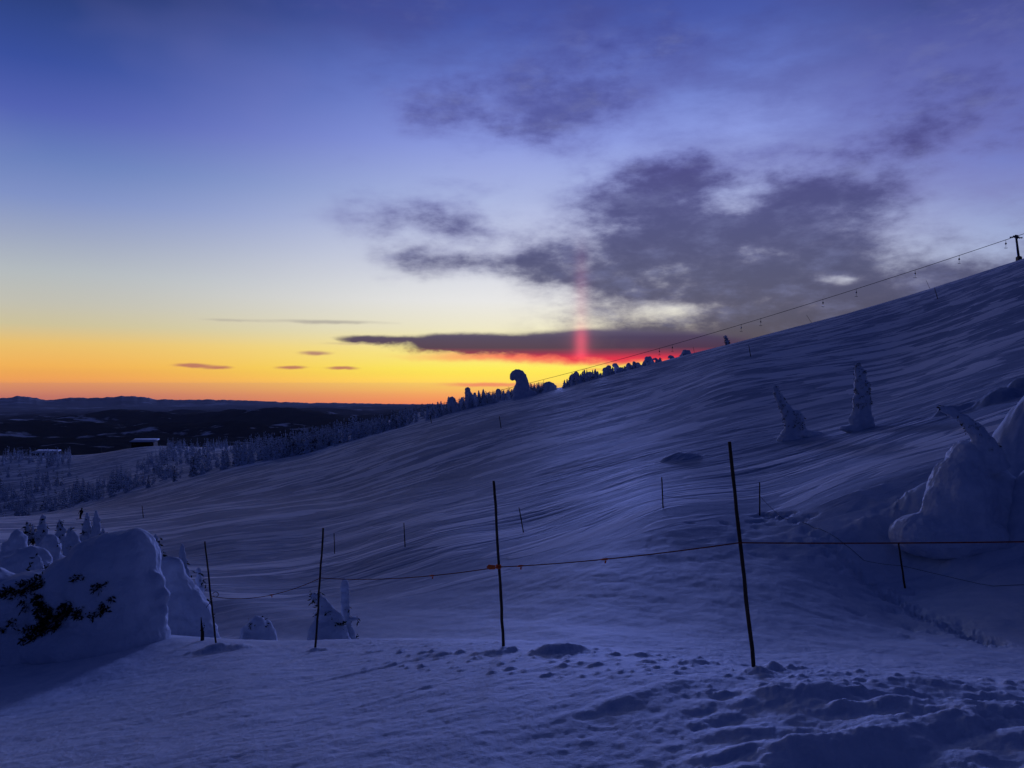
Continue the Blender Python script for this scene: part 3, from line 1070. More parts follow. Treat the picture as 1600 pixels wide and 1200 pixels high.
dA, _ = crest(1591, 200, 300)
towerA, headA = lift_tower(1592, dA, 369, 'tall dark lift tower on the skyline at the top of the slope', lean=-.9)
towerB, headB = lift_tower(543, 415, 658, 'dark T-shaped lift tower rising from the snowy wood below the run')
A3, B3 = headA + Vector((-1.4, -.5, -.3)), headB + Vector((1.3, .5, -.3))
cable = sagged(A3, B3, 5.2, 160)
up_end = A3 + (A3 - cable[3]).normalized() * 60
cb = MB().tube(cable, .085, 6)
cb.tube([A3, up_end], .085, 6)
tag(cb.obj('lift_cable', METAL), 'long dark lift cable running down the skyline between the towers', 'lift cable')
ORD = ['first', 'second', 'third', 'fourth', 'fifth', 'sixth', 'seventh', 'eighth', 'ninth', 'tenth', 'eleventh', 'twelfth', 'thirteenth', 'fourteenth', 'fifteenth', 'sixteenth', 'seventeenth', 'eighteenth', 'nineteenth', 'twentieth', 'twenty-first', 'twenty-second', 'twenty-third', 'twenty-fourth', 'twenty-fifth', 'twenty-sixth', 'twenty-seventh', 'twenty-eighth', 'twenty-ninth', 'thirtieth', 'thirty-first', 'thirty-second', 'thirty-third', 'thirty-fourth', 'thirty-fifth', 'thirty-sixth', 'thirty-seventh', 'thirty-eighth', 'thirty-ninth', 'fortieth']


def make_tbar():
    root = empty('tbar_hanger', (0, 0, 0), None, None)
    MB().tube([(0, 0, .12), (0, 0, -.9)], .055, 6).tube([(0, 0, -1.25), (.03, 0, -2.3)], .045, 6).obj('hanger_rod', METAL, root)
    MB().tube([(0, -.16, -1.1), (0, .16, -1.1)], .24, 12).box((0, 0, -.86), (.2, .2, .2)).obj('spring_box', METAL, root)
    MB().tube([(-.55, 0, -2.28), (-.2, 0, -2.36), (.2, 0, -2.36), (.55, 0, -2.28)], .06, 8).obj('crossbar', METAL, root)
    return root


def copy_tree(o, parent=None):
    c = o.copy()
    COL.objects.link(c)
    c.parent = parent
    for ch in o.children:
        copy_tree(ch, c)
    return c


tb = make_tbar()
for k, px in enumerate((1571, 1500, 1432, 1339, 1288, 1192, 1157, 1050, 1027, 918, 909)):
    p = min(cable, key=lambda q: abs(EX + q.x / q.y * F - px))
    o = tb if k == 0 else copy_tree(tb)
    o.location = p
    o.rotation_euler.z = 0.3 * math.sin(k * 2.1)
    o.scale = (1, 1, 1.12)
    tag(o, '%s T-bar hanger on the lift cable, counted down from the skyline tower' % ORD[k], 'T-bar', 'T-bar hangers on the drag lift cable')

# ------------------------------------------------------------------ snow-plastered trees and buried shrubs
def ghost(name, d, pts, lab, cat, extra=(), voxel=None, tufts=40, tsize=None, group=None, seed=0, ground_at=None, wob=0.16, relax=3, trunk=True, test=None, drop=True):
    """pts: (photo column, row, radius in photo pixels) from the foot upwards; one skin of rime over a stem"""
    s = d / F
    rng = random.Random(seed)
    fx, fy, fr = pts[0]
    base = on_ground(fx, d)
    shift = Vector((0, 0, base.z - P(fx, fy, d).z)) if drop else Vector((0, 0, 0))
    W_ = [(P(px, py, d) + shift, r * s) for (px, py, r) in pts]
    foot = W_[0][0] - Vector((0, 0, W_[0][1] * .8))
    root = empty(name, base, lab, cat, group)
    mb = MB()
    seq = [(foot, W_[0][1] * 1.15)] + W_
    fine = []
    for (p, r), (q, r2) in zip(seq, seq[1:]):
        for k in range(4):
            fine.append((p.lerp(q, k / 4), r + (r2 - r) * k / 4))
    fine.append(seq[-1])
    for i in range(len(fine)):
        p, r = fine[i]
        j = Vector((rng.uniform(-1, 1), rng.uniform(-1, 1), rng.uniform(-.4, .4))) * r * wob
        fine[i] = (p + j * (1 if i else 0), r * (1 + rng.uniform(-wob, wob) * 1.2))
    mb.tube([p for p, _ in fine], [r for _, r in fine], 14)
    for p, r in fine[::3]:
        a = rng.uniform(0, 6.28)
        mb.ball(p + Vector((math.cos(a), math.sin(a), rng.uniform(-.2, .4))) * r * .55, r * rng.uniform(.55, .8), 10, 7)
    mb.ball(fine[-1][0], fine[-1][1] * 1.05, 10, 7)
    for (px, py, rx, ry, dd) in extra:
        mb.ball(P(px, py, d) + shift + Vector((0, dd, 0)), (rx * s, max(rx, ry) * .8 * s, ry * s), 16, 10)
    rmean = sum(r for _, r in W_) / len(W_)
    vx = voxel or max(rmean / 6.0, .018)
    sn = fused('snow_crust', mb, RIME, vx, relax, [(rmean * 1.3, rmean * .16), (rmean * .45, rmean * .09), (rmean * .2, rmean * .04)], root, base, seed)
    if trunk:
        MB().tube([base - Vector((0, 0, .2)) - base] + [p - base for p, _ in W_[1:]], [max(.02, r * .22) for _, r in W_], 7).obj('trunk', BARK, root)
    if tufts:
        surface_tufts(sn, rng, tufts, tsize or rmean * .55, 7, test).obj('needles', NEEDLE, root)
    return root


# the two on the upper bench
dR = hit(1345, 671, 35) or 47
ghost('snowy_conifer', dR, [(1346, 674, 19), (1347, 650, 14.5), (1347, 625, 12.5), (1346, 603, 10.5), (1343, 585, 7.5), (1340, 573, 4)], 'tall upright snow-plastered conifer with dark bark marks on the right of the slope', 'tree', [(1332, 674, 20, 5, 0), (1372, 673, 18, 4, 0)], None, 90, .11, None, 3, trunk=True, test=lambda c, n: c.z > 1.2 and n.y < .3, wob=.07)
dL = hit(1235, 686, 35) or 50
ghost('snowy_conifer', dL, [(1238, 688, 19), (1240, 668, 15), (1233, 650, 11), (1223, 634, 7), (1216, 620, 5.5), (1211, 608, 4)], 'shorter crooked snow-plastered conifer leaning left, with a snow drift at its foot', 'tree', [(1262, 682, 24, 7, 0), (1245, 662, 10, 20, 0)], None, 70, .11, None, 4, test=lambda c, n: c.z > .6 and n.y < .3, wob=.08)

# leaning tree and its drift at the right edge
dM = hit(1500, 842, 17, 40) or 23
s_ = dM / F
Cb = P(1500, 842, dM)
Cb.z = gz(Cb.x, Cb.y)
dz_ = Vector((0, 0, Cb.z - P(1500, 842, dM).z))
root = empty('snow_buried_conifer', Cb, 'bent snow-buried conifer drooping left from a tall drift at the right', 'tree')
mb = MB()
pp = [(1556, 735, 22), (1546, 705, 18), (1536, 688, 15), (1520, 668, 11.5), (1503, 653, 8.5), (1488, 644, 6), (1474, 639, 3.5), (1464, 636.5, 1.6)]
mb.tube([P(a, b, dM) + dz_ for a, b, _ in pp], [c * s_ for _, _, c in pp], 14)
for (a, b, rx, ry, dd) in [(1505, 790, 40, 80, .25), (1520, 740, 28, 50, .35), (1484, 802, 36, 50, .15), (1530, 790, 40, 70, .5), (1490, 838, 90, 40, .2), (1560, 800, 60, 75, .7)]:
    mb.ball(P(a, b, dM) + dz_ + Vector((0, dd, 0)), (rx * s_, max(rx, ry) * .8 * s_, ry * s_), 24, 14)
sn = fused('snow_crust', mb, RIME, .04, 14, [(.7, .06), (.25, .04), (.09, .02)], root, Cb, 9)
rng = random.Random(8)
tuf = surface_tufts(sn, rng, 34, .075, 6, lambda c, n: c.z > 2.3)
tip = P(1464, 636.5, dM) + dz_ - Cb
for k in range(4):
    spray(tuf, rng, tip + Vector((.22 * rng.random() + .02, 0, .01)), (-1, 0, .1), .10, 3)
tuf.obj('needles', NEEDLE, root)
MB().tube([P(a, b, dM) + dz_ - Cb for a, b, _ in pp], [max(.02, c * s_ * .2) for _, _, c in pp], 7).obj('trunk', BARK, root)


# big buried shrub on the left
dB = 14.0
s_ = dB / F
Bb = on_ground(150, dB)
root = empty('snow_buried_shrub', Bb, 'huge snow-buried shrub with dark needle patches at the left edge', 'shrub')
mb = MB()
for (a, b, rx, ry, ryd, dd) in [(178, 932, 70, 92, 80, 0), (203, 884, 38, 58, 60, .05), (178, 893, 46, 62, 60, .05), (152, 905, 58, 66, 60, .1), (120, 950, 70, 84, 60, 0), (40, 950, 72, 52, 70, .15), (10, 965, 90, 60, 70, .2), (222, 965, 38, 50, 40, -.05),
                               (150, 995, 115, 46, 90, -.1), (40, 1010, 120, 50, 80, 0), (-60, 970, 90, 80, 90, .2), (226, 925, 30, 44, 30, -.05)]:
    mb.ball(P(a, b, dB) + Vector((0, dd, 0)), (rx * s_, ryd * s_, ry * s_), 28, 16)
for (a, b, r) in [(250, 905, 12), (257, 930, 13), (259, 950, 10), (252, 968, 12), (246, 980, 10), (243, 955, 14)]:
    mb.ball(P(a, b, dB) + Vector((0, -.1, 0)), r * s_, 12, 8)
shr = fused('snow_cap', mb, RIME, .035, 7, [(.7, .05), (.25, .026), (.1, .014)], root, Bb, 31)
bv = BVHTree.FromPolygons([v.co + Bb for v in shr.data.vertices], [tuple(p.vertices) for p in shr.data.polygons])
rng = random.Random(12)
tuf = MB()
PATCH = [(18, 926, 20, 9, 34), (45, 916, 18, 8, 30), (62, 908, 9, 8, 22), (38, 945, 5, 7, 8), (60, 935, 8, 10, 14), (68, 955, 12, 16, 40), (78, 972, 16, 16, 60), (62, 985, 13, 10, 34), (105, 950, 9, 10, 30), (122, 957, 8, 6, 16), (95, 962, 10, 6, 18), (45, 998, 10, 5, 10),
         (40, 985, 6, 5, 10), (118, 905, 5, 5, 8), (152, 917, 7, 4, 10), (165, 912, 3, 2, 3), (160, 951, 6, 8, 14), (143, 962, 2, 4, 4), (20, 972, 4, 6, 6), (2, 985, 5, 4, 6), (129, 902, 3, 2, 3), (174, 934, 4, 1.5, 3)]
for (a, b, rx, ry, n) in PATCH:
    for _ in range(int(n * 1.3)):
        t, q = rng.uniform(0, 6.283), math.sqrt(rng.random())
        h = bv.ray_cast(Vector((0, 0, 0)), P(a + rx * q * math.cos(t), b + ry * q * math.sin(t), 1).normalized())
        if h[0] is not None and h[0].y < dB + 2:
            spray(tuf, rng, h[0] - Bb - h[1] * .02, h[1], .085, 8)
tuf.obj('needles', NEEDLE, root)
wood = MB()
for (a, b, a2, b2) in [(45, 1003, 95, 965), (60, 985, 120, 945), (20, 930, 60, 905), (40, 1006, 70, 985)]:
    h1 = bv.ray_cast(Vector((0, 0, 0)), P(a, b, 1).normalized())[0]
    h2 = bv.ray_cast(Vector((0, 0, 0)), P(a2, b2, 1).normalized())[0]
    if h1 and h2:
        k = (h1 + h2) / 2
        wood.tube([h1 - Bb + Vector((0, -.06, 0)), k - Bb + Vector((0, -.03, -.03)), h2 - Bb + Vector((0, .1, 0))], [.008, .016, .022], 6)
wood.obj('branches', BARK, root)

# behind it and in the gully
ghost('snow_buried_shrub', 17.5, [(288, 1012, 48), (287, 985, 42), (285, 950, 33), (274, 926, 20), (264, 906, 12)], 'smooth snow-buried shrub just right of the huge one, with a drooping shoulder', 'shrub', [(264, 905, 20, 20, 0), (250, 950, 30, 60, .2)], .05, 14, .14, None, 41, trunk=False, relax=6, test=lambda c, n: c.x < -.2 and c.z < 1.6, wob=.08)
ghost('snowy_conifer', 18.5, [(316, 985, 15), (314, 950, 11), (312, 920, 9), (311, 893, 6), (310, 872, 3.5)], 'thin ragged snowy conifer with bare branches behind the wire-looped pole', 'tree', [], None, 34, .14, None, 42)
ghost('snow_buried_shrub', 18.0, [(398, 1010, 34), (400, 996, 24), (402, 982, 15), (403, 972, 8)], 'small cone of snow with a dark twig tip between the two far fence poles', 'shrub', [(414, 996, 14, 14, 0)], None, 10, .09, None, 43, test=lambda c, n: c.z > .45)
ghost('snow_buried_shrub', 17.5, [(520, 1016, 42), (517, 994, 28), (511, 970, 18), (505, 950, 12), (499, 933, 5)], 'snowy stump-like shrub right behind the right-leaning fence pole', 'shrub', [(489, 936, 6, 8, 0), (526, 988, 14, 28, 0)], None, 20, .10, None, 44, test=lambda c, n: c.z > .55 and n.y < .4)
ghost('snowy_conifer', 18.0, [(542, 1012, 20), (541, 985, 9), (541, 960, 6), (540, 935, 6.5), (538, 915, 7), (538, 908, 4)], 'slender snowy sapling with dark side twigs right of the stump-like shrub', 'tree', [(553, 968, 8, 3, 0)], None, 26, .10, None, 45, test=lambda c, n: c.z < 1.0)
# bare stub by the fence
dS = 13.6
b = on_ground(316, dS)
tag(empty('bare_sapling', b, 'short bare dark stub standing left of the wire-looped fence pole', 'sapling'))
root = bpy.data.objects['bare_sapling']
MB().tube([(0, 0, -.1), (.005, 0, .12), (-.012, 0, .26), (-.02, 0, .40)], [.034, .03, .016, .006], 8).tube([(0, 0, .16), (.03, .01, .22)], [.01, .004], 6).obj('trunk', BARK, root)
sp = MB()
rng = random.Random(77)
for k in range(6):
    spray(sp, rng, (0, 0, .1 + .04 * k), (rng.uniform(-1, 1), -1, 0), .05, 3)
sp.obj('needles', NEEDLE, root)

# group of snow-plastered young trees behind the big shrub
LEFTG = [(22, 905, 828, 21, 30, 'broad rounded snow-plastered conifer at the left edge above the huge shrub', 4),
         (40, 918, 862, 34, 26, 'squat snow dome in front of the rounded conifer at the left edge', 6),
         (57, 905, 868, 12, 25, 'short snowy conifer with a dark patch beside the squat snow dome', 26),
         (44, 845, 815, 4.5, 42, 'thin dark sapling above the rounded conifer at the left edge', 40),
         (52, 842, 819, 3.5, 42, 'thin dark sapling right of its taller twin at the left', 30),
         (66, 850, 803, 9, 40, 'snowy conifer with a dark foot to the right of the dark saplings', 22),
         (78, 872, 838, 19, 32, 'wide low snow-plastered conifer left of the huge shrub top', 6),
         (94, 850, 812, 8, 40, 'pale narrow conifer below the skier, left of the two spires', 12),
         (112, 862, 824, 12, 36, 'grey snowy conifer touching the left shoulder of the huge shrub', 24),
         (136, 850, 802, 9, 38, 'grey pointed spire just right of the skier, left of its pale twin', 20),
         (150, 848, 797, 9, 38, 'pale pointed spire right of the grey one above the huge shrub', 8),
         (161, 848, 826, 6, 36, 'small dark-based conifer right of the pale spire', 14),
         (243, 880, 834, 9, 29, 'ragged snowy conifer behind the right shoulder of the huge shrub', 22),
         (250, 892, 850, 7, 28, 'small ragged conifer right beside the one behind the shoulder', 16),
         (287, 905, 849, 9, 28, 'hooked snowy conifer above the smooth buried shrub', 6)]
for k, (px, by, ty, r, d, lab, nt) in enumerate(LEFTG):
    h = by - ty
    rr = random.Random(k)
    lean = rr.uniform(-.06, .06) * h
    prof = [(1.0, 0), (.92, .25), (.72, .5), (.48, .75), (.2, .97)] if r < 15 else [(1.0, 0), (1.0, .35), (.85, .62), (.55, .85), (.25, .97)]
    ghost('snowy_conifer' if r < 20 else 'snow_buried_shrub', d, [(px + lean * t, by - h * t, r * a) for a, t in prof], lab, 'tree' if r < 20 else 'shrub', [], None, nt, .16, 'snow-plastered young trees behind the huge shrub', 100 + k, drop=False)

# ------------------------------------------------------------------ skyline row
BIG = crest(812)[0]
ghost('snowy_conifer', BIG, [(815, 628, 15), (816, 612, 12), (816, 601, 9.5), (812, 593, 8.5), (806, 590.5, 7.5), (802, 594, 6), (801, 597, 4)], 'big hooked snow ghost tree bowing left on the skyline', 'tree', [(830, 622, 10, 6, 0)], None, 0, .4, None, 51, wob=.05, relax=4)
SKYROW = [(668, 631, 2.2, 's'), (676, 630, 2.2, 's'), (684, 628, 2.4, 's'), (689, 627, 2.2, 's'), (701, 620, 3, 's'), (708, 622, 6, 'h'), (722, 621, 4, 'd'), (731, 607, 4, 'q'), (736, 614, 5, 'd'), (742, 614, 4, 'd'), (748, 611, 3, 's'), (755, 608, 3, 's'), (763, 613, 3, 's'),
          (770, 618, 4, 'd'), (779, 611, 4, 'q'), (787, 611, 3, 's'), (794, 609, 3, 's'), (834, 604, 3, 's'), (842, 605, 4, 'd'), (852, 601, 3, 's'), (860, 600, 7, 'd'), (882, 594, 2.4, 's'), (891, 587, 3.4, 's'), (900, 582, 7, 'd'), (907, 585, 4, 's'), (913, 578, 3.4, 's'),
          (922, 582, 6, 'd'), (930, 577, 3.6, 's'), (938, 583, 3, 's'), (950, 573, 7, 'd'), (963, 569, 5, 'h'), (970, 576, 6, 'd'), (982, 570, 4, 'q'), (991, 567, 3.4, 'q'), (998, 568, 4, 'h'), (1006, 565, 3.2, 's'), (1015, 558, 7, 'd'), (1026, 560, 3, 'h'), (1031, 559, 3, 's'),
          (1050, 557, 4, 'h'), (1072, 550, 7, 'd')]
KIND = {'s': 'pointed snow-caked spire', 'd': 'domed snow-plastered tree', 'q': 'blunt-topped snowy stump tree', 'h': 'bowed snow-laden tree'}
SKYROW += [(886, 592, 2.2, 's'), (895, 585, 2.4, 's'), (903, 584, 2.2, 's'), (910, 581, 2.2, 's'), (917, 580, 2.4, 's'), (926, 578, 2.2, 's'), (934, 580, 2.4, 's'), (943, 579, 2.2, 's'), (957, 574, 2.4, 's'), (976, 572, 2.2, 's'), (987, 570, 2.2, 's')]
SKYROW.sort()
lft = [k for k, v in enumerate(SKYROW) if v[0] < 812]
for k, (px, ty, r, kd) in enumerate(SKYROW):
    d, row = crest(px)
    d += 6 + (k * 7 % 11) * (2.6 if px < 880 else 1.0)
    row = row_of(px, d)
    by = row + 1
    h = max(by - ty, 5)
    R = r * (1.35 if px < 880 else 1.12)
    if kd == 's':
        pr = [(R * 1.3, 0, 0), (R, .3, 0), (R * .75, .55, .2), (R * .5, .8, 0), (R * .22, 1, 0)]
    elif kd == 'd':
        pr = [(R * 1.1, 0, 0), (R * 1.05, .3, 0), (R * .95, .55, -.5), (R * .7, .78, -.5), (R * .45, .92, 0)]
    elif kd == 'q':
        pr = [(R * 1.2, 0, 0), (R, .35, 0), (R * .85, .7, 0), (R * .8, .95, 0)]
    else:
        pr = [(R * .9, 0, 0), (R * .75, .45, .5), (R * .62, .8, 0), (R * .6, .93, -2.0), (R * .5, .86, -4.5)]
    n = ORD[k - len(lft)] if px > 812 else ORD[len(lft) - 1 - k]
    lab = '%s on the skyline, %s %s of the big hooked ghost tree' % (KIND[kd], n, 'right' if px > 812 else 'left')
    ghost('snowy_conifer', d, [(px + o, by - h * t, a) for a, t, o in pr], lab, 'tree', [], None, 14 if kd in 'sq' else 6, .5, 'snow-plastered trees along the skyline', 200 + k, drop=False, relax=2, wob=.1)
d, row = crest(1135)
ghost('snowy_conifer', d, [(1136, row + 1, 2.4), (1136, row - 4, 2.6), (1135.4, row - 8, 2.2), (1134, row - 11.5, 2.6), (1133.4, row - 13, 1.6)], 'lone dark tree with a snowy head standing by itself under the lift cable', 'tree', [], None, 60, .4, None, 260, drop=False)


# ------------------------------------------------------------------ the wood below the run
def make_fir(seed, h, width, bare, lv=15, nu=7, nv=5):
    rng = random.Random(seed)
    root = empty('snowy_fir', (0, 0, 0), None, None)
    sway = rng.uniform(-.03, .03) * h
    ax = lambda t: Vector((sway * t * t, sway * .5 * t, h * t))
    MB().tube([ax(-.06), ax(.3), ax(.7), ax(.97)], [.12, .10, .06, .02], 6).obj('trunk', BARK, root)
    snow, dark = MB(), MB()
    for i in range(lv):
        t = .05 + .93 * (i / (lv - 1))
        R = width * (1 - t) ** .75 * rng.uniform(.75, 1.15) + .10
        n = max(3, int(6 * (1 - t) + 2) - (lv < 12) * 2)
        a0 = rng.uniform(0, 6.28)
        for k in range(n):
            if rng.random() < bare * .5:
                continue
            a = a0 + 6.283 * k / n + rng.uniform(-.3, .3)
            out = Vector((math.cos(a), math.sin(a), 0))
            q = R * rng.uniform(.55, 1.05)
            c = ax(t) + out * q * .55 + Vector((0, 0, -.22 * q))
            rot = Matrix.Rotation(a, 3, 'Z') @ Matrix.Rotation(.5, 3, 'Y')
            if rng.random() > bare * .7:
                snow.ball(c + Vector((0, 0, .06)), (q * .55, q * .36, .16 + .16 * q), nu, nv, rot)
            spray(dark, rng, c + out * q * .25 - Vector((0, 0, .14)), out + Vector((0, 0, -.4)), .34 + .12 * q, 2 if bare < .4 else 6)
    snow.ball(ax(.97), (.14, .14, .4), 7, 5)
    snow.obj('snow_crust', RIME, root)
    dark.obj('needles', NEEDLE, root)
    return root


EDGE = np.array([(-60, 818), (0, 813), (75, 804), (190, 773), (300, 747), (390, 726), (492, 707), (562, 685), (650, 663), (725, 642), (797, 626), (860, 611), (900, 600)], float)
protos = [make_fir(300 + k, *v) for k, v in enumerate([(5.6, 1.15, .15), (6.4, 1.05, .2), (5.0, 1.3, .1), (6.8, 1.2, .45), (4.2, 1.0, .3), (6.0, 1.0, .7), (3.4, 1.0, .15), (5.2, 1.5, .35)])]
rng = random.Random(2024)
cand = []
while len(cand) < 4600:
    px = rng.uniform(-25, 850)
    jd = float(np.interp(px, [0, 190, 390, 492, 650, 850], [280, 266, 246, 238, 231, 234]))
    hi_ = float(np.interp(px, [0, 110, 300, 420, 560, 700, 850], [640, 640, 610, 600, 520, 380, 330]))
    d = math.exp(rng.uniform(math.log(jd + 8), math.log(hi_)))
    cand.append((px, d))
ca = np.array(cand)
cz = snow_height((ca[:, 0] - EX) / F * ca[:, 1], ca[:, 1].copy())
rows = EY - cz / ca[:, 1] * F
dn = pn(ca[:, 0] / 46.0, rows / 14.0, 91)
keep = []
for (px, d), row, z, q in zip(cand, rows, cz, dn):
    if row > np.interp(px, EDGE[:, 0], EDGE[:, 1]) + 1:
        continue
    # open snow: the hump with the hut, the lift lane and the glades
    hump = 112 < px < 262 and np.interp(px, [112, 150, 245, 262], [706, 708, 690, 688]) < row < np.interp(px, [112, 190, 235, 262], [746, 742, 722, 700])
    lane = abs(row - np.interp(px, [0, 200, 400], [786, 742, 690])) < 3.0 and px < 400
    glade = px < 120 and 722 < row < 752
    if hump or lane or (glade and rng.random() < .35):
        continue
    dens_ = (.72 if px > 300 else (.58 if row > 745 else 1.0 if row < 726 else .5)) if px < 640 else .6
    if q * .9 + dens_ < rng.random() + .12:
        continue
    keep.append((d, px, z, row))
keep.sort()
_rest = keep[285:]
rng.shuffle(_rest)
keep = keep[:285] + _rest[:1500]
IND = keep[:285]
used = set()
for (d, px, z, row) in IND:
    k = rng.randrange(len(protos)) if rng.random() < .75 else 0
    o = protos[k] if k not in used else copy_tree(protos[k])
    used.add(k)
    o.location = ((px - EX) / F * d, d, z)
    o.rotation_euler.z = rng.uniform(0, 6.28)
    s = rng.uniform(.5, 1.25) * (0.72 if 560 < px < 660 else .5 if px >= 660 else 1.0)
    o.scale = (s * rng.uniform(.95, 1.3), s * rng.uniform(.95, 1.3), s)
    if px < 200:
        tag(o, 'small snow-laden fir in the scattered wood left of the run below the hut', 'tree', 'snow-laden firs left of the run below the hut')
    elif px < 450:
        tag(o, 'snow-laden fir in the dense wood right of the hut at the run edge', 'tree', 'snow-laden firs in the dense wood right of the hut')
    else:
        tag(o, 'frosted fir in the belt between the lower lift tower and the skyline trees', 'tree', 'frosted firs in the belt under the skyline trees')
for k in range(len(protos)):
    if k not in used:
        protos[k].location = (0, 0, -500)


low = [make_fir(400 + k, *v, 9, 5, 4) for k, v in enumerate([(5.6, 1.15, .15), (6.4, 1.05, .2), (5.0, 1.3, .1), (6.8, 1.2, .45), (4.2, 1.0, .3), (6.0, 1.0, .7)])]


def baked(part, mt):
    data = []
    for p in low:
        ch = [c for c in p.children if c.name.split('.')[0] == part][0]
        data.append(([v.co.copy() for v in ch.data.vertices], [tuple(f.vertices) for f in ch.data.polygons]))
    r2 = random.Random(9)
    mb = MB()
    for (d, px, z, row) in keep[285:]:
        k = r2.randrange(len(low))
        s = r2.uniform(.45, 1.2) * (.5 if px >= 660 else .72 if px > 560 else 1.0)
        a = r2.uniform(0, 6.28)
        M = Matrix.Translation(((px - EX) / F * d, d, z)) @ Matrix.Rotation(a, 4, 'Z') @ Matrix.Diagonal((s * 1.1, s * 1.1, s, 1))
        vs, fs = data[k]
        mb.add([M @ v for v in vs], fs)
    return mb.v, mb.f


if len(keep) > 285:
    v1, f1 = baked('snow_crust', RIME)
    v2, f2 = baked('needles', NEEDLE)
    o = mesh_obj('far_wood', v1 + v2, f1 + [tuple(i + len(v1) for i in f) for f in f2], RIME)
    o.data.materials.append(NEEDLE)
    o.data.polygons.foreach_set('material_index', [0] * len(f1) + [1] * len(f2))
    tag(o, 'far part of the snowy wood toward the valley', None, None, 'stuff')
for p in low:
    for ch in list(p.children):
        bpy.data.objects.remove(ch)
    bpy.data.objects.remove(p)

# ------------------------------------------------------------------ huts and mast
def hut(px, d, w, dp, h, lab, rz, sink=0.0):
    b = on_ground(px, d) - Vector((0, 0, sink))
    root = empty('mountain_hut', b, lab, 'hut')
    root.rotation_euler.z = rz
    MB().box((0, 0, h / 2 - .6), (w, dp, h + 1.2)).obj('wall', TIMBER, root, False)
    rf = MB().add([(-w / 2 - 1.2, -dp / 2 - 1.4, h - .1), (w / 2 + 1.2, -dp / 2 - 1.4, h - .1), (w / 2 + 1.2, dp / 2 + 1.2, h + 1.3), (-w / 2 - 1.2, dp / 2 + 1.2, h + 1.3),
                   (-w / 2 - 1.2, -dp / 2 - 1.4, h + .2), (w / 2 + 1.2, -dp / 2 - 1.4, h + .2), (w / 2 + 1.2, dp / 2 + 1.2, h + 1.6), (-w / 2 - 1.2, dp / 2 + 1.2, h + 1.6)],
                  [(3, 2, 1, 0), (4, 5, 6, 7), (0, 1, 5, 4), (1, 2, 6, 5), (2, 3, 7, 6), (3, 0, 4, 7)]).obj('roof', TIMBER, root, False)
    MB().add([(-w / 2 - 1.1, -dp / 2 - 1.3, h + .21), (w / 2 + 1.1, -dp / 2 - 1.3, h + .21), (w / 2 + 1.1, dp / 2 + 1.1, h + 1.61), (-w / 2 - 1.1, dp / 2 + 1.1, h + 1.61),
              (-w / 2 - .8, -dp / 2 - 1.1, h + .75), (w / 2 + .8, -dp / 2 - 1.1, h + .75), (w / 2 + .8, dp / 2 + .9, h + 2.2), (-w / 2 - .8, dp / 2 + .9, h + 2.2)],
             [(3, 2, 1, 0), (4, 5, 6, 7), (0, 1, 5, 4), (1, 2, 6, 5), (2, 3, 7, 6), (3, 0, 4, 7)]).obj('roof_snow', RIME, rf, True)
    n = max(2, int(w / 3.4))
    for k in range(n):
        x = -w / 2 + w * (k + .5) / n
        if k == n // 2:
            MB().box((x, -dp / 2 - .04, 1.05), (1.0, .1, 2.1)).obj('door', BARK, root, False)
            continue
        wn = MB().box((x, -dp / 2 - .03, h * .58), (1.5, .08, 1.2)).obj('window', GLASS, root, False)
        MB().box((x, -dp / 2 - .06, h * .58 - .66), (1.7, .16, .1)).obj('sill', BARK, wn, False)
    return root


hut(226, 592, 16.0, 8.5, 3.4, 'low dark hut with a snowy roof on top of the snow hump', .08)
hut(71, 616, 16.5, 9, 3.6, 'long hut half hidden by trees at the far left, only its pale roof showing', -.05, 1.3)
b = on_ground(158, 596)
root = empty('radio_mast', b, 'thin mast standing left of the snow hump, beside the valley edge', 'mast')
MB().tube([(0, 0, -.5), (0, 0, 4), (0, 0, 8.6)], [.16, .13, .1], 8).obj('shaft', METAL, root)
MB().box((0, 0, 7.6), (.9, .1, .12)).box((0, 0, 6.9), (.6, .1, .12)).obj('crossarm', METAL, root, False)

# ------------------------------------------------------------------ the skier
d = hit(126, 811, 70, 300) or 150
b = on_ground(126, d)
s = d / F
sc = 16.0 * s / 1.66
root = empty('person', b, 'person in black skiwear gliding down the run above the huge shrub', 'person')
J = [(.05, 0, .92, .15), (.10, 0, 1.12, .15), (.15, 0, 1.36, .18), (.19, -.02, 1.50, .07), (.21, -.03, 1.60, .10), (.22, -.04, 1.70, .105),
     (-.06, -.05, 1.36, .075), (-.16, -.1, 1.12, .065), (-.22, -.2, .92, .055), (-.23, -.25, .86, .05),
     (.33, .02, 1.34, .075), (.40, -.06, 1.10, .065), (.36, -.18, .92, .055), (.34, -.24, .86, .05),
     (-.04, -.02, .84, .11), (-.03, -.14, .50, .085), (-.12, .0, .12, .065), (-.14, -.12, .06, .06),
     (.12, .02, .84, .11), (.10, -.12, .50, .085), (.02, .03, .12, .065), (.0, -.09, .06, .06)]
ED = [(0, 1), (1, 2), (2, 3), (3, 4), (4, 5), (2, 6), (6, 7), (7, 8), (8, 9), (2, 10), (10, 11), (11, 12), (12, 13), (0, 14), (14, 15), (15, 16), (16, 17), (0, 18), (18, 19), (19, 20), (20, 21)]
me = bpy.data.meshes.new('body')
me.from_pydata([(x * sc, y * sc, z * sc) for x, y, z, _ in J], ED, [])
bo = bpy.data.objects.new('body', me)
COL.objects.link(bo)
bo.modifiers.new('skin', 'SKIN')
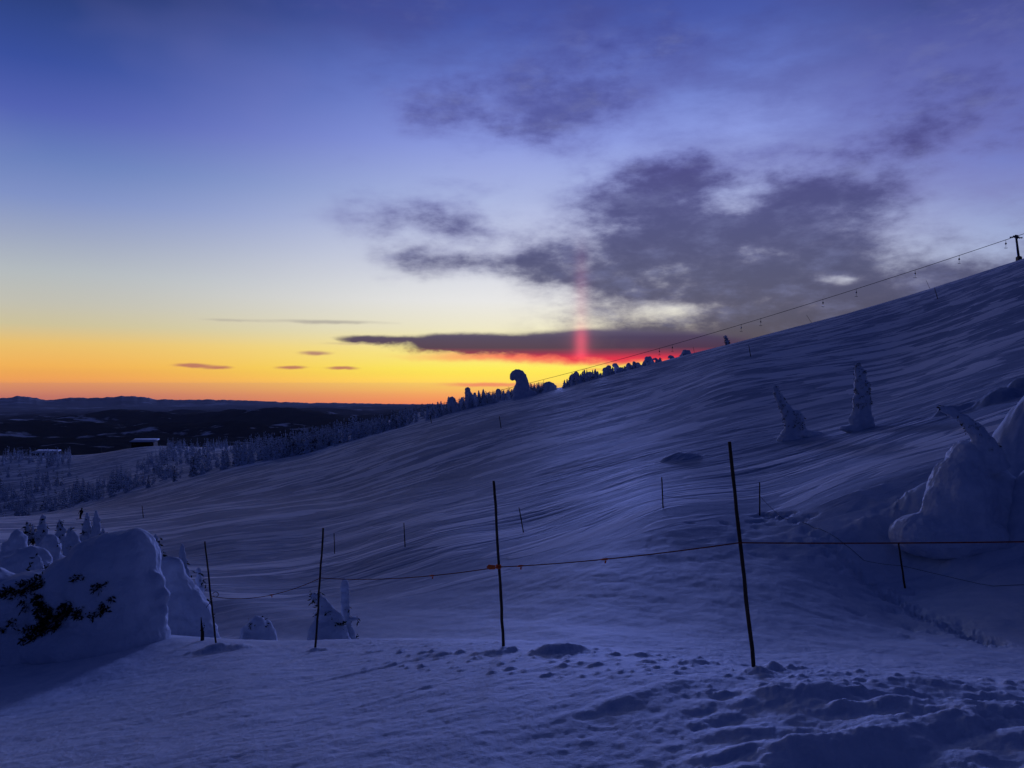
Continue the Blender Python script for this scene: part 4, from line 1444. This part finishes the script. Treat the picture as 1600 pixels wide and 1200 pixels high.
for i, v in enumerate(me.skin_vertices[0].data):
    v.radius = (J[i][3] * sc, J[i][3] * sc)
me.skin_vertices[0].data[0].use_root = True
bo.modifiers.new('sub', 'SUBSURF').levels = 1
dg = bpy.context.evaluated_depsgraph_get()
dg.update()
m2 = bpy.data.meshes.new_from_object(bo.evaluated_get(dg))
bpy.data.objects.remove(bo)
m2.materials.clear()
m2.materials.append(CLOTH)
m2.polygons.foreach_set('use_smooth', [True] * len(m2.polygons))
bo = bpy.data.objects.new('body', m2)
COL.objects.link(bo)
bo.parent = root
MB().ball((.22 * sc, -.03 * sc, 1.71 * sc), (.125 * sc, .14 * sc, .125 * sc), 12, 8).obj('helmet', CLOTH, root)
for k, (x, lab) in enumerate(((-.13, "left one of the dark pair of skis under the skier"), (.01, "right one of the dark pair of skis under the skier"))):
    o = MB().tube([(x * sc, .75 * sc, .0), (x * sc, .3, .01), (x * sc, -.5, .0), (x * sc - .02, -.85 * sc, .03), (x * sc - .03, -.98 * sc, .12)], [.04, .05, .045, .05, .02], 6).obj('ski', SKI)
    o.location = b + Vector((0, 0, .02))
    tag(o, lab, 'ski', "the skier's pair of skis")


# ------------------------------------------------------------------ evening haze over the valley
def build_haze():
    global _tree
    mt = bpy.data.materials.new('evening_haze')
    mt.use_nodes = True
    _tree = mt.node_tree
    _tree.nodes.clear()
    out = node('ShaderNodeOutputMaterial')
    v = node('ShaderNodeVolumePrincipled')
    v.inputs['Color'].default_value = (0.75, 0.78, 0.9, 1)
    v.inputs['Density'].default_value = 2.2e-6
    _tree.links.new(v.outputs[0], out.inputs['Volume'])
    a, lo, hi = 74000.0, -2300.0, 70.0
    vs = [(sx * a, sy * a, z) for z in (lo, hi) for sx, sy in ((-1, -1), (1, -1), (1, 1), (-1, 1))]
    fs = [(3, 2, 1, 0), (4, 5, 6, 7), (0, 1, 5, 4), (1, 2, 6, 5), (2, 3, 7, 6), (3, 0, 4, 7)]
    o = mesh_obj('haze', vs, fs, mt, None, False)
    tag(o, 'thin evening haze between the slope and the far ranges', None, None, 'stuff')


build_haze()
